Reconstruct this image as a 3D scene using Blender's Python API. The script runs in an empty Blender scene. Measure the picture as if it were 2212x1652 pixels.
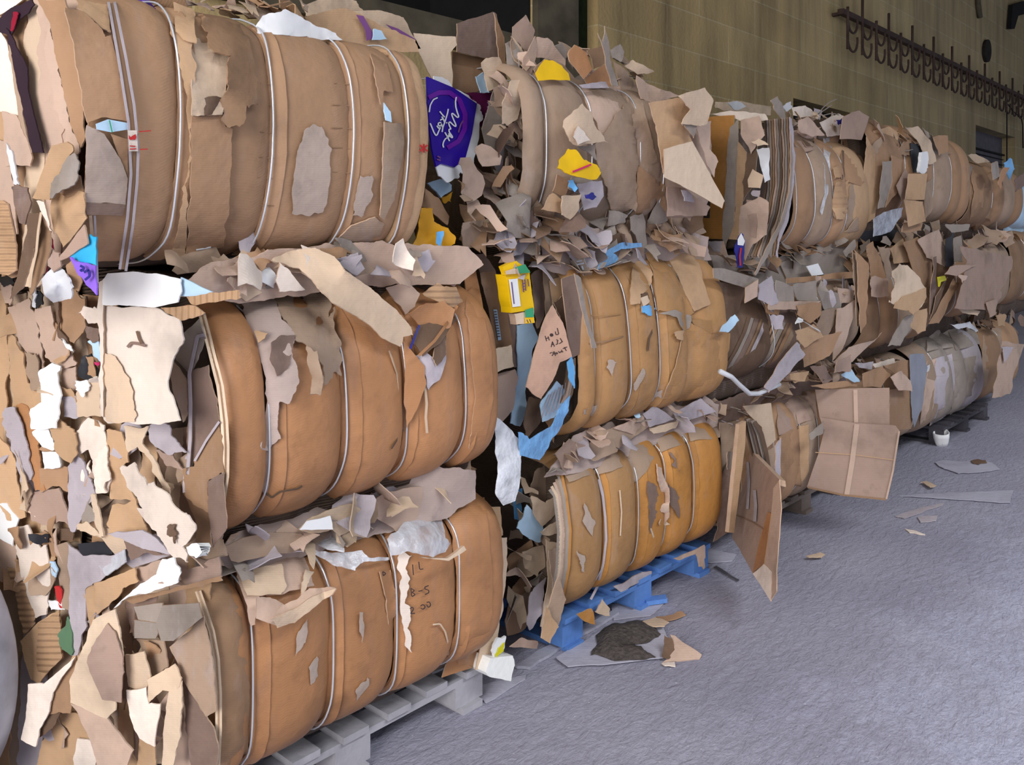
import bpy, math, random
import numpy as np
from mathutils import Vector, Matrix
from mathutils.geometry import delaunay_2d_cdt

# ------------------------------------------------------------------ camera, world, lights
S = bpy.context.scene
COL = S.collection
W, H, F = 2212.0, 1652.0, 1900.0          # picture size and focal length in pixels
PHI = math.radians(42.05)                  # angle between the lens axis and the stack's long side
CX, CY, CAMH = 1106.0, 500.0, 1.75         # principal column, eye level row, eye height

cam_d = bpy.data.cameras.new('camera'); cam = bpy.data.objects.new('camera', cam_d); COL.objects.link(cam)
cam_d.sensor_fit = 'HORIZONTAL'; cam_d.sensor_width = 36.0
cam_d.lens = F / W * 36.0
cam_d.shift_y = (CY - H / 2) / W           # eye level sits above the middle of the frame
cam_d.clip_start = 0.05; cam_d.clip_end = 200
cam.location = (0, 0, CAMH)
cam.rotation_euler = (math.radians(90), 0, PHI - math.radians(90))
S.camera = cam

world = bpy.data.worlds.new('daylight'); S.world = world; world.use_nodes = True
bg = world.node_tree.nodes['Background']
bg.inputs['Color'].default_value = (0.80, 0.88, 1.0, 1); bg.inputs['Strength'].default_value = .42

def area(name, loc, target, size, energy, color):
    l = bpy.data.lights.new(name, 'AREA'); l.shape = 'RECTANGLE'; l.size, l.size_y = size
    l.energy = energy; l.color = color
    o = bpy.data.objects.new(name, l); COL.objects.link(o); o.location = loc
    o.rotation_euler = (Vector(target) - Vector(loc)).to_track_quat('-Z', 'Y').to_euler()
    return o
area('daylight_through_end_doorway', (-6.5, -1.0, 3.4), (2.0, 2.6, 1.0), (5.0, 4.5), 760, (1.0, 0.97, 0.95))
area('open_sky_over_yard', (3.5, -8.5, 12.5), (3.6, 1.2, 0.6), (13.0, 4.0), 1900, (0.92, 0.95, 1.0))

S.view_settings.view_transform = 'Standard'; S.view_settings.look = 'None'
S.view_settings.exposure = 0.12; S.view_settings.gamma = 1.0
S.view_settings.use_curve_mapping = False
try:
    S.cycles.max_bounces = 6; S.cycles.diffuse_bounces = 3; S.cycles.transparent_max_bounces = 12
except Exception: pass

# ------------------------------------------------------------------ projection helpers
SP, CP = math.sin(PHI), math.cos(PHI)
def rays(u, v):
    """world direction (scaled so that depth along the lens axis is 1) of picture column u, row v"""
    a = (np.asarray(u, float) - CX) / F
    b = (CY - np.asarray(v, float)) / F
    return np.stack([CP + a * SP, SP - a * CP, b + 0 * a], -1)
def atY(u, v, y):
    d = rays(u, v); t = y / d[..., 1:2]
    return d * t + np.array([0, 0, CAMH])
def atZ(u, v, z):
    d = rays(u, v); t = (z - CAMH) / d[..., 2:3]
    return d * t + np.array([0, 0, CAMH])
def pxu(p):
    p = np.asarray(p); zc = p[..., 0] * CP + p[..., 1] * SP; xc = p[..., 0] * SP - p[..., 1] * CP
    return CX + F * xc / zc, CY - F * (p[..., 2] - CAMH) / zc

# ------------------------------------------------------------------ materials
MATS = {}; BOARD = set()
def mat(name):
    m = bpy.data.materials.new(name); m.use_nodes = True
    nt = m.node_tree; nt.nodes.clear()
    out = nt.nodes.new('ShaderNodeOutputMaterial'); b = nt.nodes.new('ShaderNodeBsdfPrincipled')
    nt.links.new(b.outputs[0], out.inputs[0]); MATS[name] = m
    return m, nt, b
def N(nt, t, **kw):
    n = nt.nodes.new(t)
    for k, v in kw.items():
        if k in n.inputs: n.inputs[k].default_value = v
        else: setattr(n, k, v)
    return n
def L(nt, a, b): nt.links.new(a, b)
def srgb(c):
    if isinstance(c, str): c = [int(c[i:i+2], 16) / 255 for i in (0, 2, 4)]
    return tuple(((x / 12.92) if x <= .04045 else ((x + .055) / 1.055) ** 2.4) for x in c) + (1,)
def ramp(nt, fac, stops):
    r = nt.nodes.new('ShaderNodeValToRGB'); e = r.color_ramp.elements
    while len(e) < len(stops): e.new(.5)
    for i, (p, c) in enumerate(stops): e[i].position = p; e[i].color = c
    L(nt, fac, r.inputs[0]); return r
def mix(nt, fac, a, b, mode='MIX'):
    m = nt.nodes.new('ShaderNodeMix'); m.data_type = 'RGBA'; m.blend_type = mode
    for k, x in ((0, fac), (6, a), (7, b)):
        if hasattr(x, 'type') and hasattr(x, 'links'): L(nt, x, m.inputs[k])
        else: m.inputs[k].default_value = x
    return m.outputs[2]

def cardboard(name, col, rough=.75, dust=.25, rib=.07, dustcol='a79c9c', vary=.10, spec=.3, ribw=40.0, grime=.35):
    m, nt, b = mat(name); BOARD.add(name)
    tc = N(nt, 'ShaderNodeTexCoord'); uv = tc.outputs['UV']; ob = tc.outputs['Object']
    c = srgb(col); dk = tuple(x * .66 for x in c[:3]) + (1,); lt = tuple(min(1, x * 1.16) for x in c[:3]) + (1,)
    n1 = N(nt, 'ShaderNodeTexNoise', Scale=3.2, Detail=5.0, Roughness=.6); L(nt, ob, n1.inputs['Vector'])
    base = ramp(nt, n1.outputs[0], [(.28, dk), (.47, c), (.75, lt)])
    # long scuffs
    mp = N(nt, 'ShaderNodeMapping'); mp.inputs['Scale'].default_value = (9, 2.2, 1); L(nt, uv, mp.inputs[0])
    n2 = N(nt, 'ShaderNodeTexNoise', Scale=2.0, Detail=6.0, Roughness=.7); L(nt, mp.outputs[0], n2.inputs['Vector'])
    r2 = ramp(nt, n2.outputs[0], [(.53, (0, 0, 0, 1)), (.78, (1, 1, 1, 1))])
    f2 = N(nt, 'ShaderNodeMath', operation='MULTIPLY'); f2.inputs[1].default_value = dust; L(nt, r2.outputs[0], f2.inputs[0])
    c1 = mix(nt, f2.outputs[0], base.outputs[0], srgb(dustcol))
    # grime blotches
    n3 = N(nt, 'ShaderNodeTexNoise', Scale=11.0, Detail=4.0, Roughness=.65); L(nt, ob, n3.inputs['Vector'])
    r3 = ramp(nt, n3.outputs[0], [(.60, (0, 0, 0, 1)), (.74, (1, 1, 1, 1))])
    f3 = N(nt, 'ShaderNodeMath', operation='MULTIPLY'); f3.inputs[1].default_value = grime; L(nt, r3.outputs[0], f3.inputs[0])
    c2 = mix(nt, f3.outputs[0], c1, tuple(x * .5 for x in c[:3]) + (1,))
    oi = N(nt, 'ShaderNodeObjectInfo')
    mr = N(nt, 'ShaderNodeMapRange'); mr.inputs[3].default_value = 1 - vary; mr.inputs[4].default_value = 1 + vary
    L(nt, oi.outputs['Random'], mr.inputs[0])
    hs = N(nt, 'ShaderNodeHueSaturation'); L(nt, mr.outputs[0], hs.inputs['Value']); L(nt, c2, hs.inputs['Color'])
    L(nt, hs.outputs[0], b.inputs['Base Color'])
    b.inputs['Roughness'].default_value = rough; b.inputs['Specular IOR Level'].default_value = spec
    wv = N(nt, 'ShaderNodeTexWave', Scale=ribw, Distortion=.6, Detail=1.0); wv.bands_direction = 'Y'; L(nt, uv, wv.inputs['Vector'])
    n4 = N(nt, 'ShaderNodeTexNoise', Scale=22.0, Detail=5.0); L(nt, ob, n4.inputs['Vector'])
    b1 = N(nt, 'ShaderNodeBump', Strength=rib, Distance=.004); L(nt, wv.outputs['Fac'], b1.inputs['Height'])
    b2 = N(nt, 'ShaderNodeBump', Strength=.35, Distance=.012); L(nt, n4.outputs[0], b2.inputs['Height']); L(nt, b1.outputs[0], b2.inputs['Normal'])
    L(nt, b2.outputs[0], b.inputs['Normal'])
    return m

def plain(name, col, rough=.6, spec=.3, noise=.15, metal=0, scale=8., bump=.2):
    m, nt, b = mat(name)
    tc = N(nt, 'ShaderNodeTexCoord'); c = srgb(col)
    n1 = N(nt, 'ShaderNodeTexNoise', Scale=scale, Detail=5.0); L(nt, tc.outputs['Object'], n1.inputs['Vector'])
    r = ramp(nt, n1.outputs[0], [(.3, tuple(x * (1 - noise) for x in c[:3]) + (1,)), (.7, tuple(min(1, x * (1 + noise)) for x in c[:3]) + (1,))])
    L(nt, r.outputs[0], b.inputs['Base Color'])
    b.inputs['Roughness'].default_value = rough; b.inputs['Specular IOR Level'].default_value = spec; b.inputs['Metallic'].default_value = metal
    if bump:
        b2 = N(nt, 'ShaderNodeBump', Strength=bump, Distance=.01); L(nt, n1.outputs[0], b2.inputs['Height']); L(nt, b2.outputs[0], b.inputs['Normal'])
    return m

def film(name, col, alpha=.45, rough=.18):
    m, nt, b = mat(name)
    b.inputs['Base Color'].default_value = srgb(col); b.inputs['Roughness'].default_value = rough
    b.inputs['Specular IOR Level'].default_value = .6
    tc = N(nt, 'ShaderNodeTexCoord'); n1 = N(nt, 'ShaderNodeTexNoise', Scale=16., Detail=4.0); L(nt, tc.outputs['Object'], n1.inputs['Vector'])
    r = ramp(nt, n1.outputs[0], [(.3, (alpha * .5,) * 3 + (1,)), (.7, (min(1, alpha * 1.5),) * 3 + (1,))])
    L(nt, r.outputs[0], b.inputs['Alpha'])
    b2 = N(nt, 'ShaderNodeBump', Strength=.8, Distance=.02); L(nt, n1.outputs[0], b2.inputs['Height']); L(nt, b2.outputs[0], b.inputs['Normal'])
    return m

cardboard('cutedge', 'bb9d84', dust=.3, vary=.15, rib=0.)
cardboard('orange', 'ad7b52', rough=.48, dust=.45, spec=.45, grime=.35, dustcol='8d7264')
cardboard('kraft', 'a88465', dust=.18, grime=.15)
cardboard('tan', 'bd9a77', dust=.2, grime=.2)
cardboard('pink', 'bea391', dust=.35)
cardboard('light', 'cbb298', dust=.3, grime=.2)
cardboard('ochre', 'b27c3e', rough=.55, dust=.30, spec=.4)
cardboard('ochremid', 'b08455', rough=.55, dust=.35, spec=.4)
cardboard('ochredull', 'a17a50', rough=.6, dust=.45)
cardboard('brown', '957559', dust=.3)
cardboard('dark', '6b5443', dust=.2)
cardboard('grey', '968a80', dust=.4, dustcol='b4b0b2')
cardboard('drab', 'a18974', dust=.4)
cardboard('beige', 'd8c0a6', dust=.15, grime=.1)
cardboard('ribbed', 'b08d6c', dust=.3, rib=1.0, ribw=14.)
cardboard('core', '5a4a3e', dust=.5, rib=.7, ribw=26.0)
cardboard('dustypink', 'ab988f', dust=.4)
cardboard('lav', 'b0a6ab', dust=.4, dustcol='c9c4cc')
plain('white', 'eeeeee', rough=.5, noise=.04)
plain('offwhite', 'cfd0d4', rough=.6, noise=.08)
plain('blackish', '25262c', rough=.5, noise=.3)
plain('navy', '2a2a80', rough=.4)
plain('purple', '2a1098', rough=.3, noise=.2, scale=5, bump=0)
plain('violet', '8a63d8', rough=.4, noise=.2)
plain('violetdark', '3c2a78', rough=.4)
plain('maroon', '5e1c48', rough=.4)
plain('mauve', '7a4a80', rough=.6)
plain('yellow', 'f0c010', rough=.4, noise=.12)
plain('amber', 'e8a828', rough=.5, noise=.15)
plain('lemon', 'd8d020', rough=.4)
plain('red', 'c03030', rough=.5)
plain('crimson', '8c1230', rough=.4)
plain('magenta', 'd0306a', rough=.4)
plain('skyblue', '6fb2e8', rough=.4, noise=.25)
plain('paleblue', 'b9d6ec', rough=.45, noise=.15)
plain('cyan', '30a8d8', rough=.4, noise=.2)
plain('green', '3f9f70', rough=.5)
plain('darkgreen', '5a7a5c', rough=.6)
plain('ink', '4a3a38', rough=.8, noise=.1, bump=0)
plain('inkpurple', '6a4a78', rough=.8, noise=.1, bump=0)
plain('steel', 'd4d8e0', rough=.25, spec=.8, metal=.35, noise=.15, bump=0)
plain('rust', '4a3a34', rough=.8, noise=.3)
plain('foam', 'f4f4f0', rough=.8, noise=.03, scale=40)
film('clearfilm', 'e8ecf4', .42); film('milkfilm', 'eef0f6', .75); film('bluefilm', '7fb8ec', .85)
film('greyfilm', 'b8bcc8', .6)

cardboard('pinkflap', 'cda48c', dust=.15, grime=.1); cardboard('dustykraft', 'a48b76', dust=.6); cardboard('lavscuff', 'b09d90', dust=.4)
cardboard('purplebrown', '7d675c', dust=.3); cardboard('bright', 'e6d6c8', dust=.2, grime=.1); cardboard('boardpink', 'a58b7c', dust=.35)
plain('glow', '6a18a0', rough=.3, noise=.1, bump=0); plain('printgrey', '8a8d98', rough=.5, noise=.1)


# ------------------------------------------------------------------ objects
def tag(o, label=None, cat=None, group=None, kind=None):
    if label: o['label'] = label
    if cat: o['category'] = cat
    if group: o['group'] = group
    if kind: o['kind'] = kind
    return o
def empty(name, loc, label, cat, group=None):
    o = bpy.data.objects.new(name, None); o.empty_display_size = .1; COL.objects.link(o); o.location = loc
    o['_o'] = list(loc)
    return tag(o, label, cat, group)
ORG = {}
def mesh(name, verts, faces, m, parent=None, uv=None, smooth=True, org=None):
    """link one mesh object; verts are world coordinates"""
    verts = np.asarray(verts, float)
    if parent is not None: o0 = np.array(ORG[parent.name])
    elif org is not None: o0 = np.array(org)
    else:
        o0 = np.array([verts[:, 0].mean(), verts[:, 1].mean(), verts[:, 2].min()])
    me = bpy.data.meshes.new(name)
    me.from_pydata((verts - o0).tolist(), [], [list(map(int, f)) for f in faces])
    if smooth: me.polygons.foreach_set('use_smooth', [True] * len(me.polygons))
    if uv is not None:
        lay = me.uv_layers.new(name='uv'); idx = np.empty(len(me.loops), np.int32); me.loops.foreach_get('vertex_index', idx)
        lay.data.foreach_set('uv', np.asarray(uv, np.float32)[idx].ravel())
    for x in (m if isinstance(m, (list, tuple)) else [m]):
        me.materials.append(MATS[x] if isinstance(x, str) else x)
    me.validate(); me.update()
    o = bpy.data.objects.new(name, me); COL.objects.link(o)
    ORG[o.name] = o0
    if parent is not None:
        o.parent = parent; o.location = (0, 0, 0)
    else: o.location = o0
    return o
def thing(name, loc, label, cat, group=None):
    o = bpy.data.objects.new(name, None); o.empty_display_size = .1; COL.objects.link(o); o.location = loc
    ORG[o.name] = np.array(loc, float)
    return tag(o, label, cat, group)
def sub(o, parent):
    """make mesh o (built in world coordinates) a child of mesh or empty parent"""
    o.parent = parent; o.location = Vector(ORG[o.name] - ORG[parent.name]); return o

RNG = np.random.default_rng(11)
def snoise(p, freq, seed, octs=3):
    """cheap smooth noise of points p (n,3)"""
    r = np.random.default_rng(seed); out = 0; amp = 1
    for _ in range(octs):
        for _ in range(3):
            k = r.normal(size=3); k = k / np.linalg.norm(k) * freq * r.uniform(.6, 1.4)
            out = out + amp * np.sin(p @ k + r.uniform(0, 6.28))
        freq *= 2.1; amp *= .5
    return out / 4.0

def crease(p, size, seed, n=7):
    """faceted crumple: sum of random straight folds over points p (n,3); about -1..1"""
    r = np.random.default_rng(seed + 500); c0 = p.mean(0); out = np.zeros(len(p))
    for _ in range(n):
        k = r.normal(size=3); k /= np.linalg.norm(k); d = (p - c0) @ k / size * 2
        out += r.uniform(-1, 1) * np.abs(d - r.uniform(-.7, .7))
    return (out - out.mean()) / (np.abs(out - out.mean()).max() + 1e-6)
def box(bm, lo, hi):
    """append box verts/faces to the (verts, faces) pair"""
    v, f = bm; b = len(v); (x0, y0, z0), (x1, y1, z1) = lo, hi
    v += [(x0,y0,z0),(x1,y0,z0),(x1,y1,z0),(x0,y1,z0),(x0,y0,z1),(x1,y0,z1),(x1,y1,z1),(x0,y1,z1)]
    f += [(b,b+3,b+2,b+1),(b+4,b+5,b+6,b+7),(b,b+1,b+5,b+4),(b+1,b+2,b+6,b+5),(b+2,b+3,b+7,b+6),(b+3,b,b+4,b+7)]
    return bm
def tube_vf(pts, r, seg=6, caps=True):
    pts = np.asarray(pts, float); n = len(pts); V = []; Fc = []
    tan = np.gradient(pts, axis=0); tan /= np.linalg.norm(tan, axis=1)[:, None] + 1e-9
    up = np.array([.13, .31, .94])
    a = np.cross(tan, up); a /= np.linalg.norm(a, axis=1)[:, None] + 1e-9
    b = np.cross(tan, a)
    for i in range(n):
        for k in range(seg):
            t = 2 * math.pi * k / seg; V.append(pts[i] + r * (a[i] * math.cos(t) + b[i] * math.sin(t)))
    for i in range(n - 1):
        for k in range(seg):
            Fc.append((i*seg+k, i*seg+(k+1)%seg, (i+1)*seg+(k+1)%seg, (i+1)*seg+k))
    if caps: Fc += [tuple(range(seg))[::-1], tuple((n-1)*seg+k for k in range(seg))]
    return V, Fc
def tube(name, pts, r, m, parent=None, seg=6):
    V, Fc = tube_vf(pts, r, seg); return mesh(name, V, Fc, m, parent)

def thick(V, Fc, UV, th):
    """give a sheet (verts, tri/quad faces) a back side and a rim; front side faces the camera"""
    V = np.asarray(V, float); n = len(V); nr = np.zeros_like(V)
    for f in Fc:
        a, b, c = V[f[0]], V[f[1]], V[f[2]]
        k = np.cross(b - a, c - a)
        for i in f: nr[i] += k
    nr /= np.linalg.norm(nr, axis=1)[:, None] + 1e-12
    e = {}
    for f in Fc:
        for i in range(len(f)):
            a, b = f[i], f[(i + 1) % len(f)]
            if (b, a) in e: del e[(b, a)]
            else: e[(a, b)] = 1
    back = V - nr * th
    F2 = list(map(tuple, Fc)) + [tuple(x + n for x in f[::-1]) for f in Fc]
    V2 = [V, back]; U2 = [UV, UV + .003]; k = 2 * n; rim = []; ids = []
    for a, b in e:                       # the rim has its own corners so that the edge stays crisp
        ids += [b, a, a + n, b + n]; rim.append((k, k + 1, k + 2, k + 3)); k += 4
    VV = np.concatenate(V2); UU = np.concatenate(U2); ids = np.array(ids, int)
    return np.concatenate([VV, VV[ids]]), F2 + rim, np.concatenate([UU, UU[ids]]), len(F2), len(rim)
def cut(o, m, nf):
    """paler cut edge on the rim of a board"""
    if m in BOARD:
        o.data.materials.append(MATS['cutedge'])
        idx = np.zeros(len(o.data.polygons), np.int32); idx[nf:] = 1; o.data.polygons.foreach_set('material_index', idx)
    return o
def face_cam(V, Fc):
    V = np.asarray(V); s = 0
    for f in Fc:
        a, b, c = V[f[0]], V[f[1]], V[f[2]]
        s += np.dot(np.cross(b - a, c - a), np.array([0, 0, CAMH]) - a)
    return [f[::-1] for f in Fc] if s < 0 else Fc

# ------------------------------------------------------------------ bales
class Bale:
    def __init__(s, label, uL, uR, top, bot, y0, a=.55, n=4.0, wires=(), dent=.03, ends=.03, shear=0., tilt=0., belly=0., name='cardboard_bale', core='core', seed=1, core_in=.05, pw=3.2, zz=None, grp='baled cardboard in the stack'):
        s.y0, s.a, s.n, s.dent, s.ends, s.shear, s.tilt, s.belly, s.seed, s.pw, s.core_in = y0, a, n, dent, ends, shear, tilt, belly, seed, pw, core_in
        vm = (top[1] + bot[1]) / 2
        X = lambda u, d=dent: float(atY(u, vm, y0 - belly * .9 + d * .7)[0])
        s.x0, s.x1 = X(uL, ends), X(uR, ends); s.wx = [X(u) for u in wires]
        s.z1 = float(atY(top[0], top[1], y0 + .07)[2]); s.z0 = float(atY(bot[0], bot[1], y0 + .07)[2])
        s.b = (s.z1 - s.z0) / 2 / .97; s.zc = (s.z0 + s.z1) / 2; s.yc = y0 + a
        s.bounds = [s.x0] + s.wx + [s.x1]
        s.zz = zz or {'b': (.15, .824), 'm': (.826, 1.644), 't': (1.646, s.z1 - .01)}[grp.split()[3][0]]
        s.root = thing(name, ((s.x0 + s.x1) / 2, s.yc, s.z0), label, 'bale', grp)
        s.core(core)
        for w in s.wx: s.wire(w)
    def lobe(s, x):
        """how far the cover is pulled in at x: deep under a wire, nothing in the middle of a bulge"""
        x = np.asarray(x, float); o = np.zeros_like(x)
        for i in range(len(s.bounds) - 1):
            a, b = s.bounds[i], s.bounds[i + 1]
            q = np.clip((x - a) / (b - a), 0, 1) * 2 - 1
            inside = (x >= a) & (x <= b)
            dl = s.ends if i == 0 else s.dent; dr = s.ends if i == len(s.bounds) - 2 else s.dent
            d = np.where(q < 0, dl, dr)
            o = np.where(inside, -d * np.abs(q) ** s.pw, o)
        o = np.where(x < s.x0, -s.ends, o); o = np.where(x > s.x1, -s.ends, o)
        return o
    def sect(s, x, th, off=0.):
        c, q = np.cos(th), np.sin(th); e = 2 / s.n
        o = s.lobe(x) + off
        y = s.yc - (s.a + o) * np.sign(c) * np.abs(c) ** e
        z = s.zc + (s.b + o) * np.sign(q) * np.abs(q) ** e
        f = np.clip((s.yc - y) / s.a, 0, 1)
        y = y + s.tilt * (z - s.zc) * f - s.belly * f * np.clip(1 - ((z - s.zc) / s.b) ** 2, 0, 1)
        return np.stack([x + 0 * y, y, z], -1)
    def arc(s, t0, t1, n):
        """n angles from t0 to t1 evenly spaced along the section outline"""
        t = np.linspace(t0, t1, 3000); p = s.sect(np.full(3000, s.x0), t, 0.)
        L_ = np.concatenate([[0], np.cumsum(np.linalg.norm(np.diff(p, axis=0), axis=1))])
        return np.interp(np.linspace(0, L_[-1], n), L_, t)
    def Y(s, x, z, off=0., qm=.995):
        o = s.lobe(x) + off
        q = np.clip(np.abs(z - s.zc) / (s.b + o), 0, qm)
        y = s.yc - (s.a + o) * (1 - q ** s.n) ** (1 / s.n)
        f = np.clip((s.yc - y) / s.a, 0, 1)
        return y + s.tilt * (z - s.zc) * f - s.belly * f * np.clip(1 - ((z - s.zc) / s.b) ** 2, 0, 1)
    def F(s, off=0., flat=False, qm=.90):
        """front cover as a target for picture rays"""
        def hit(u, v):
            u = np.asarray(u, float); v = np.asarray(v, float); d = rays(u, v)
            t0 = (s.y0 - .35) / d[:, 1]; t1 = (s.yc - .1) / d[:, 1]; best = t1.copy(); done = np.zeros(len(u), bool)
            ts = np.linspace(0, 1, 90); prev = t0.copy()
            for k in ts:
                t = t0 + (t1 - t0) * k; p = d * t[:, None]; p[:, 2] += CAMH
                h = p[:, 1] >= s.Y(p[:, 0] if not flat else p[:, 0] * 0 + s.x0 - 9, p[:, 2], off + (s.ends if flat else 0), qm)
                new = h & ~done
                if new.any():
                    lo, hi = prev.copy(), t.copy()
                    for _ in range(9):
                        m_ = (lo + hi) / 2; p = d * m_[:, None]; p[:, 2] += CAMH
                        hh = p[:, 1] >= s.Y(p[:, 0] if not flat else p[:, 0] * 0 + s.x0 - 9, p[:, 2], off + (s.ends if flat else 0), qm)
                        hi = np.where(hh, m_, hi); lo = np.where(hh, lo, m_)
                    best = np.where(new, hi, best)
                done |= h; prev = t
            p = d * best[:, None]; p[:, 2] += CAMH
            return p
        return hit
    def E(s, off=0., shear=None, x0=None):
        """left end of the bale as a target for picture rays"""
        sh = s.shear if shear is None else shear
        X0 = s.x0 if x0 is None else x0; off = max(off, .004)
        def hit(u, v):
            d = rays(u, v)          # x = X0 - off + sh*(y-y0)
            t = (X0 - off - sh * s.y0) / (d[:, 0] - sh * d[:, 1])
            p = d * t[:, None]; p[:, 2] += CAMH
            return p
        return hit
    def T(s, dz=0.):
        def hit(u, v):
            d = rays(u, v); z = s.zc + s.b + dz
            t = (z - CAMH) / d[:, 2]
            p = d * t[:, None]; p[:, 2] += CAMH
            return p
        return hit
    def core(s, m):
        nx, nt = 26, 40; xs = np.linspace(s.x0 + s.core_in, s.x1 - .03, nx); ths = np.linspace(-math.pi, math.pi, nt, endpoint=False)
        V = []; UV = []
        for i, x in enumerate(xs):
            c, q = np.cos(ths), np.sin(ths); e = 2 / 6.; bb = (s.zz[1] - s.zz[0]) / 2
            y = s.yc - (s.a - .085) * np.sign(c) * np.abs(c) ** e; z = (s.zz[0] + s.zz[1]) / 2 + bb * np.sign(q) * np.abs(q) ** e
            y = y + s.tilt * (z - s.zc) * np.clip((s.yc - y) / s.a, 0, 1) + .5 * s.lobe(np.full(nt, x)) * -np.sign(c)
            p = np.stack([np.full(nt, x), y, z], -1)
            p[:, 0] += s.shear * np.clip(p[:, 1] - s.y0, 0, 9) * (1 - i / (nx - 1)) 
            p += .012 * snoise(p, 14, s.seed + 5)[:, None] * np.array([1, .6, .15])
            V.append(p); UV += [(x, k * .05) for k in range(nt)]
        V = np.concatenate(V); Fc = []
        for i in range(nx - 1):
            for k in range(nt):
                k2 = (k + 1) % nt; Fc.append((i*nt+k, i*nt+k2, (i+1)*nt+k2, (i+1)*nt+k))
        for i, sgn in ((0, 1), (nx - 1, -1)):
            c = len(V); cen = V[i*nt:(i+1)*nt].mean(0)[None]; V = np.concatenate([V, cen]); UV.append((xs[i], 1))
            for k in range(nt):
                Fc.append((c, i*nt+(k+1)%nt, i*nt+k)[::sgn])
        mesh('packed_core', V, Fc, m, s.root, np.array(UV))
    def wire(s, x, m='steel', r=.0029, th=(-1.5, 1.75), off=.029):
        t = s.arc(th[0], th[1], 90); p = s.sect(np.full(90, x) + .004 * np.sin(t * 5 + x * 9), t, off)
        o = tube('baling_wire', p, r, m, s.root, 5); o['label'] = 'thin shiny steel wire tied round the bale'; return o
    def panel(s, xa, xb, m, th=(-1.15, 1.1), off=.012, jag=(.004, .012), nz=46, nx=14, seed=0, thick_=.005, name='cover_sheet', wr=.0028, lab=None, follow=True):
        """a sheet of board lying over the bale between xa and xb, from angle th[0] under the front to th[1] over the top"""
        r = np.random.default_rng(s.seed * 100 + seed + int(xa * 50))
        tt = np.linspace(0, 1, nz); xx = np.linspace(0, 1, nx)
        ja = np.cumsum(r.normal(size=nz)) ; ja = (ja - np.linspace(ja[0], ja[-1], nz)) / (np.abs(ja).max() + 1e-6) * jag[0]
        jb = np.cumsum(r.normal(size=nz)) ; jb = (jb - np.linspace(jb[0], jb[-1], nz)) / (np.abs(jb).max() + 1e-6) * jag[0]
        jt = r.normal(size=nx) * jag[1]; jt0 = r.normal(size=nx) * jag[1]
        V = np.zeros((nz, nx, 3)); UV = np.zeros((nz, nx, 2))
        for j in range(nx):
            x = (xa + ja) * (1 - xx[j]) + (xb + jb) * xx[j]
            t = s.arc(th[0] + jt0[j], th[1] + jt[j], nz)
            V[:, j] = s.sect(x, t, off)
            UV[:, j, 0] = x; UV[:, j, 1] = np.concatenate([[0], np.cumsum(np.linalg.norm(np.diff(V[:, j], axis=0), axis=1))])
        P = V.reshape(-1, 3); bump = .004 * snoise(P, 9, s.seed * 7 + seed)
        edge = np.minimum(np.abs(P[:, 0] - xa), np.abs(P[:, 0] - xb))
        wrk = wr * np.exp(-(edge / .05) ** 2) * snoise(P * np.array([.12, .4, 1]), 95, s.seed * 3 + seed, 2)
        nrm = np.stack([0 * bump, -(s.yc - P[:, 1]) / s.a, (P[:, 2] - s.zc) / s.b], -1); nrm[:, 2] = np.sign(nrm[:, 2]) * np.abs(nrm[:, 2]) ** 5
        nrm /= np.linalg.norm(nrm, axis=1)[:, None] + 1e-9
        P = P + nrm * (bump + wrk)[:, None]
        Fc = [(i*nx+j, i*nx+j+1, (i+1)*nx+j+1, (i+1)*nx+j) for i in range(nz - 1) for j in range(nx - 1)]
        Fc = face_cam(P, Fc)
        V2, F2, U2, nf, nr_ = thick(P, Fc, UV.reshape(-1, 2), thick_)
        o = cut(mesh(name, V2, F2, m, s.root, U2), m, nf)
        if lab: o['label'] = lab
        return o
    def lobes(s, mats, **kw):
        for i in range(len(s.bounds) - 1):
            g = 0.
            m = mats[i % len(mats)]
            if m is None: continue
            s.panel(s.bounds[i] + (g if i else 0), s.bounds[i+1] - (g if i < len(s.bounds) - 2 else 0), m, seed=i, **kw)

# ------------------------------------------------------------------ traced sheets
def inside(poly, q):
    x, y = q[:, 0], q[:, 1]; c = np.zeros(len(q), bool); n = len(poly); j = n - 1
    for i in range(n):
        xi, yi = poly[i]; xj, yj = poly[j]
        t = ((yi > y) != (yj > y)) & (x < (xj - xi) * (y - yi) / (yj - yi + 1e-12) + xi); c ^= t; j = i
    return c
def triang(poly, step, seed):
    r = np.random.default_rng(seed); poly = np.asarray(poly, float)
    lo, hi = poly.min(0), poly.max(0)
    gx, gy = np.meshgrid(np.arange(lo[0], hi[0], step), np.arange(lo[1], hi[1], step))
    q = np.stack([gx.ravel(), gy.ravel()], 1) + r.uniform(-.3, .3, (gx.size, 2)) * step
    q = q[inside(poly, q)]
    if len(q):
        d = np.full(len(q), 1e9)
        for i in range(len(poly)):
            a, b = poly[i], poly[(i + 1) % len(poly)]; ab = b - a
            t = np.clip(((q - a) @ ab) / (ab @ ab + 1e-9), 0, 1); d = np.minimum(d, np.linalg.norm(q - a - t[:, None] * ab, axis=1))
        q = q[d > step * .45]
    allp = [Vector(p) for p in poly] + [Vector(p) for p in q]
    vs, _, fs, *_ = delaunay_2d_cdt(allp, [], [list(range(len(poly)))], 1, 1e-5)
    return np.array([[v.x, v.y] for v in vs]), [tuple(f) for f in fs]
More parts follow.
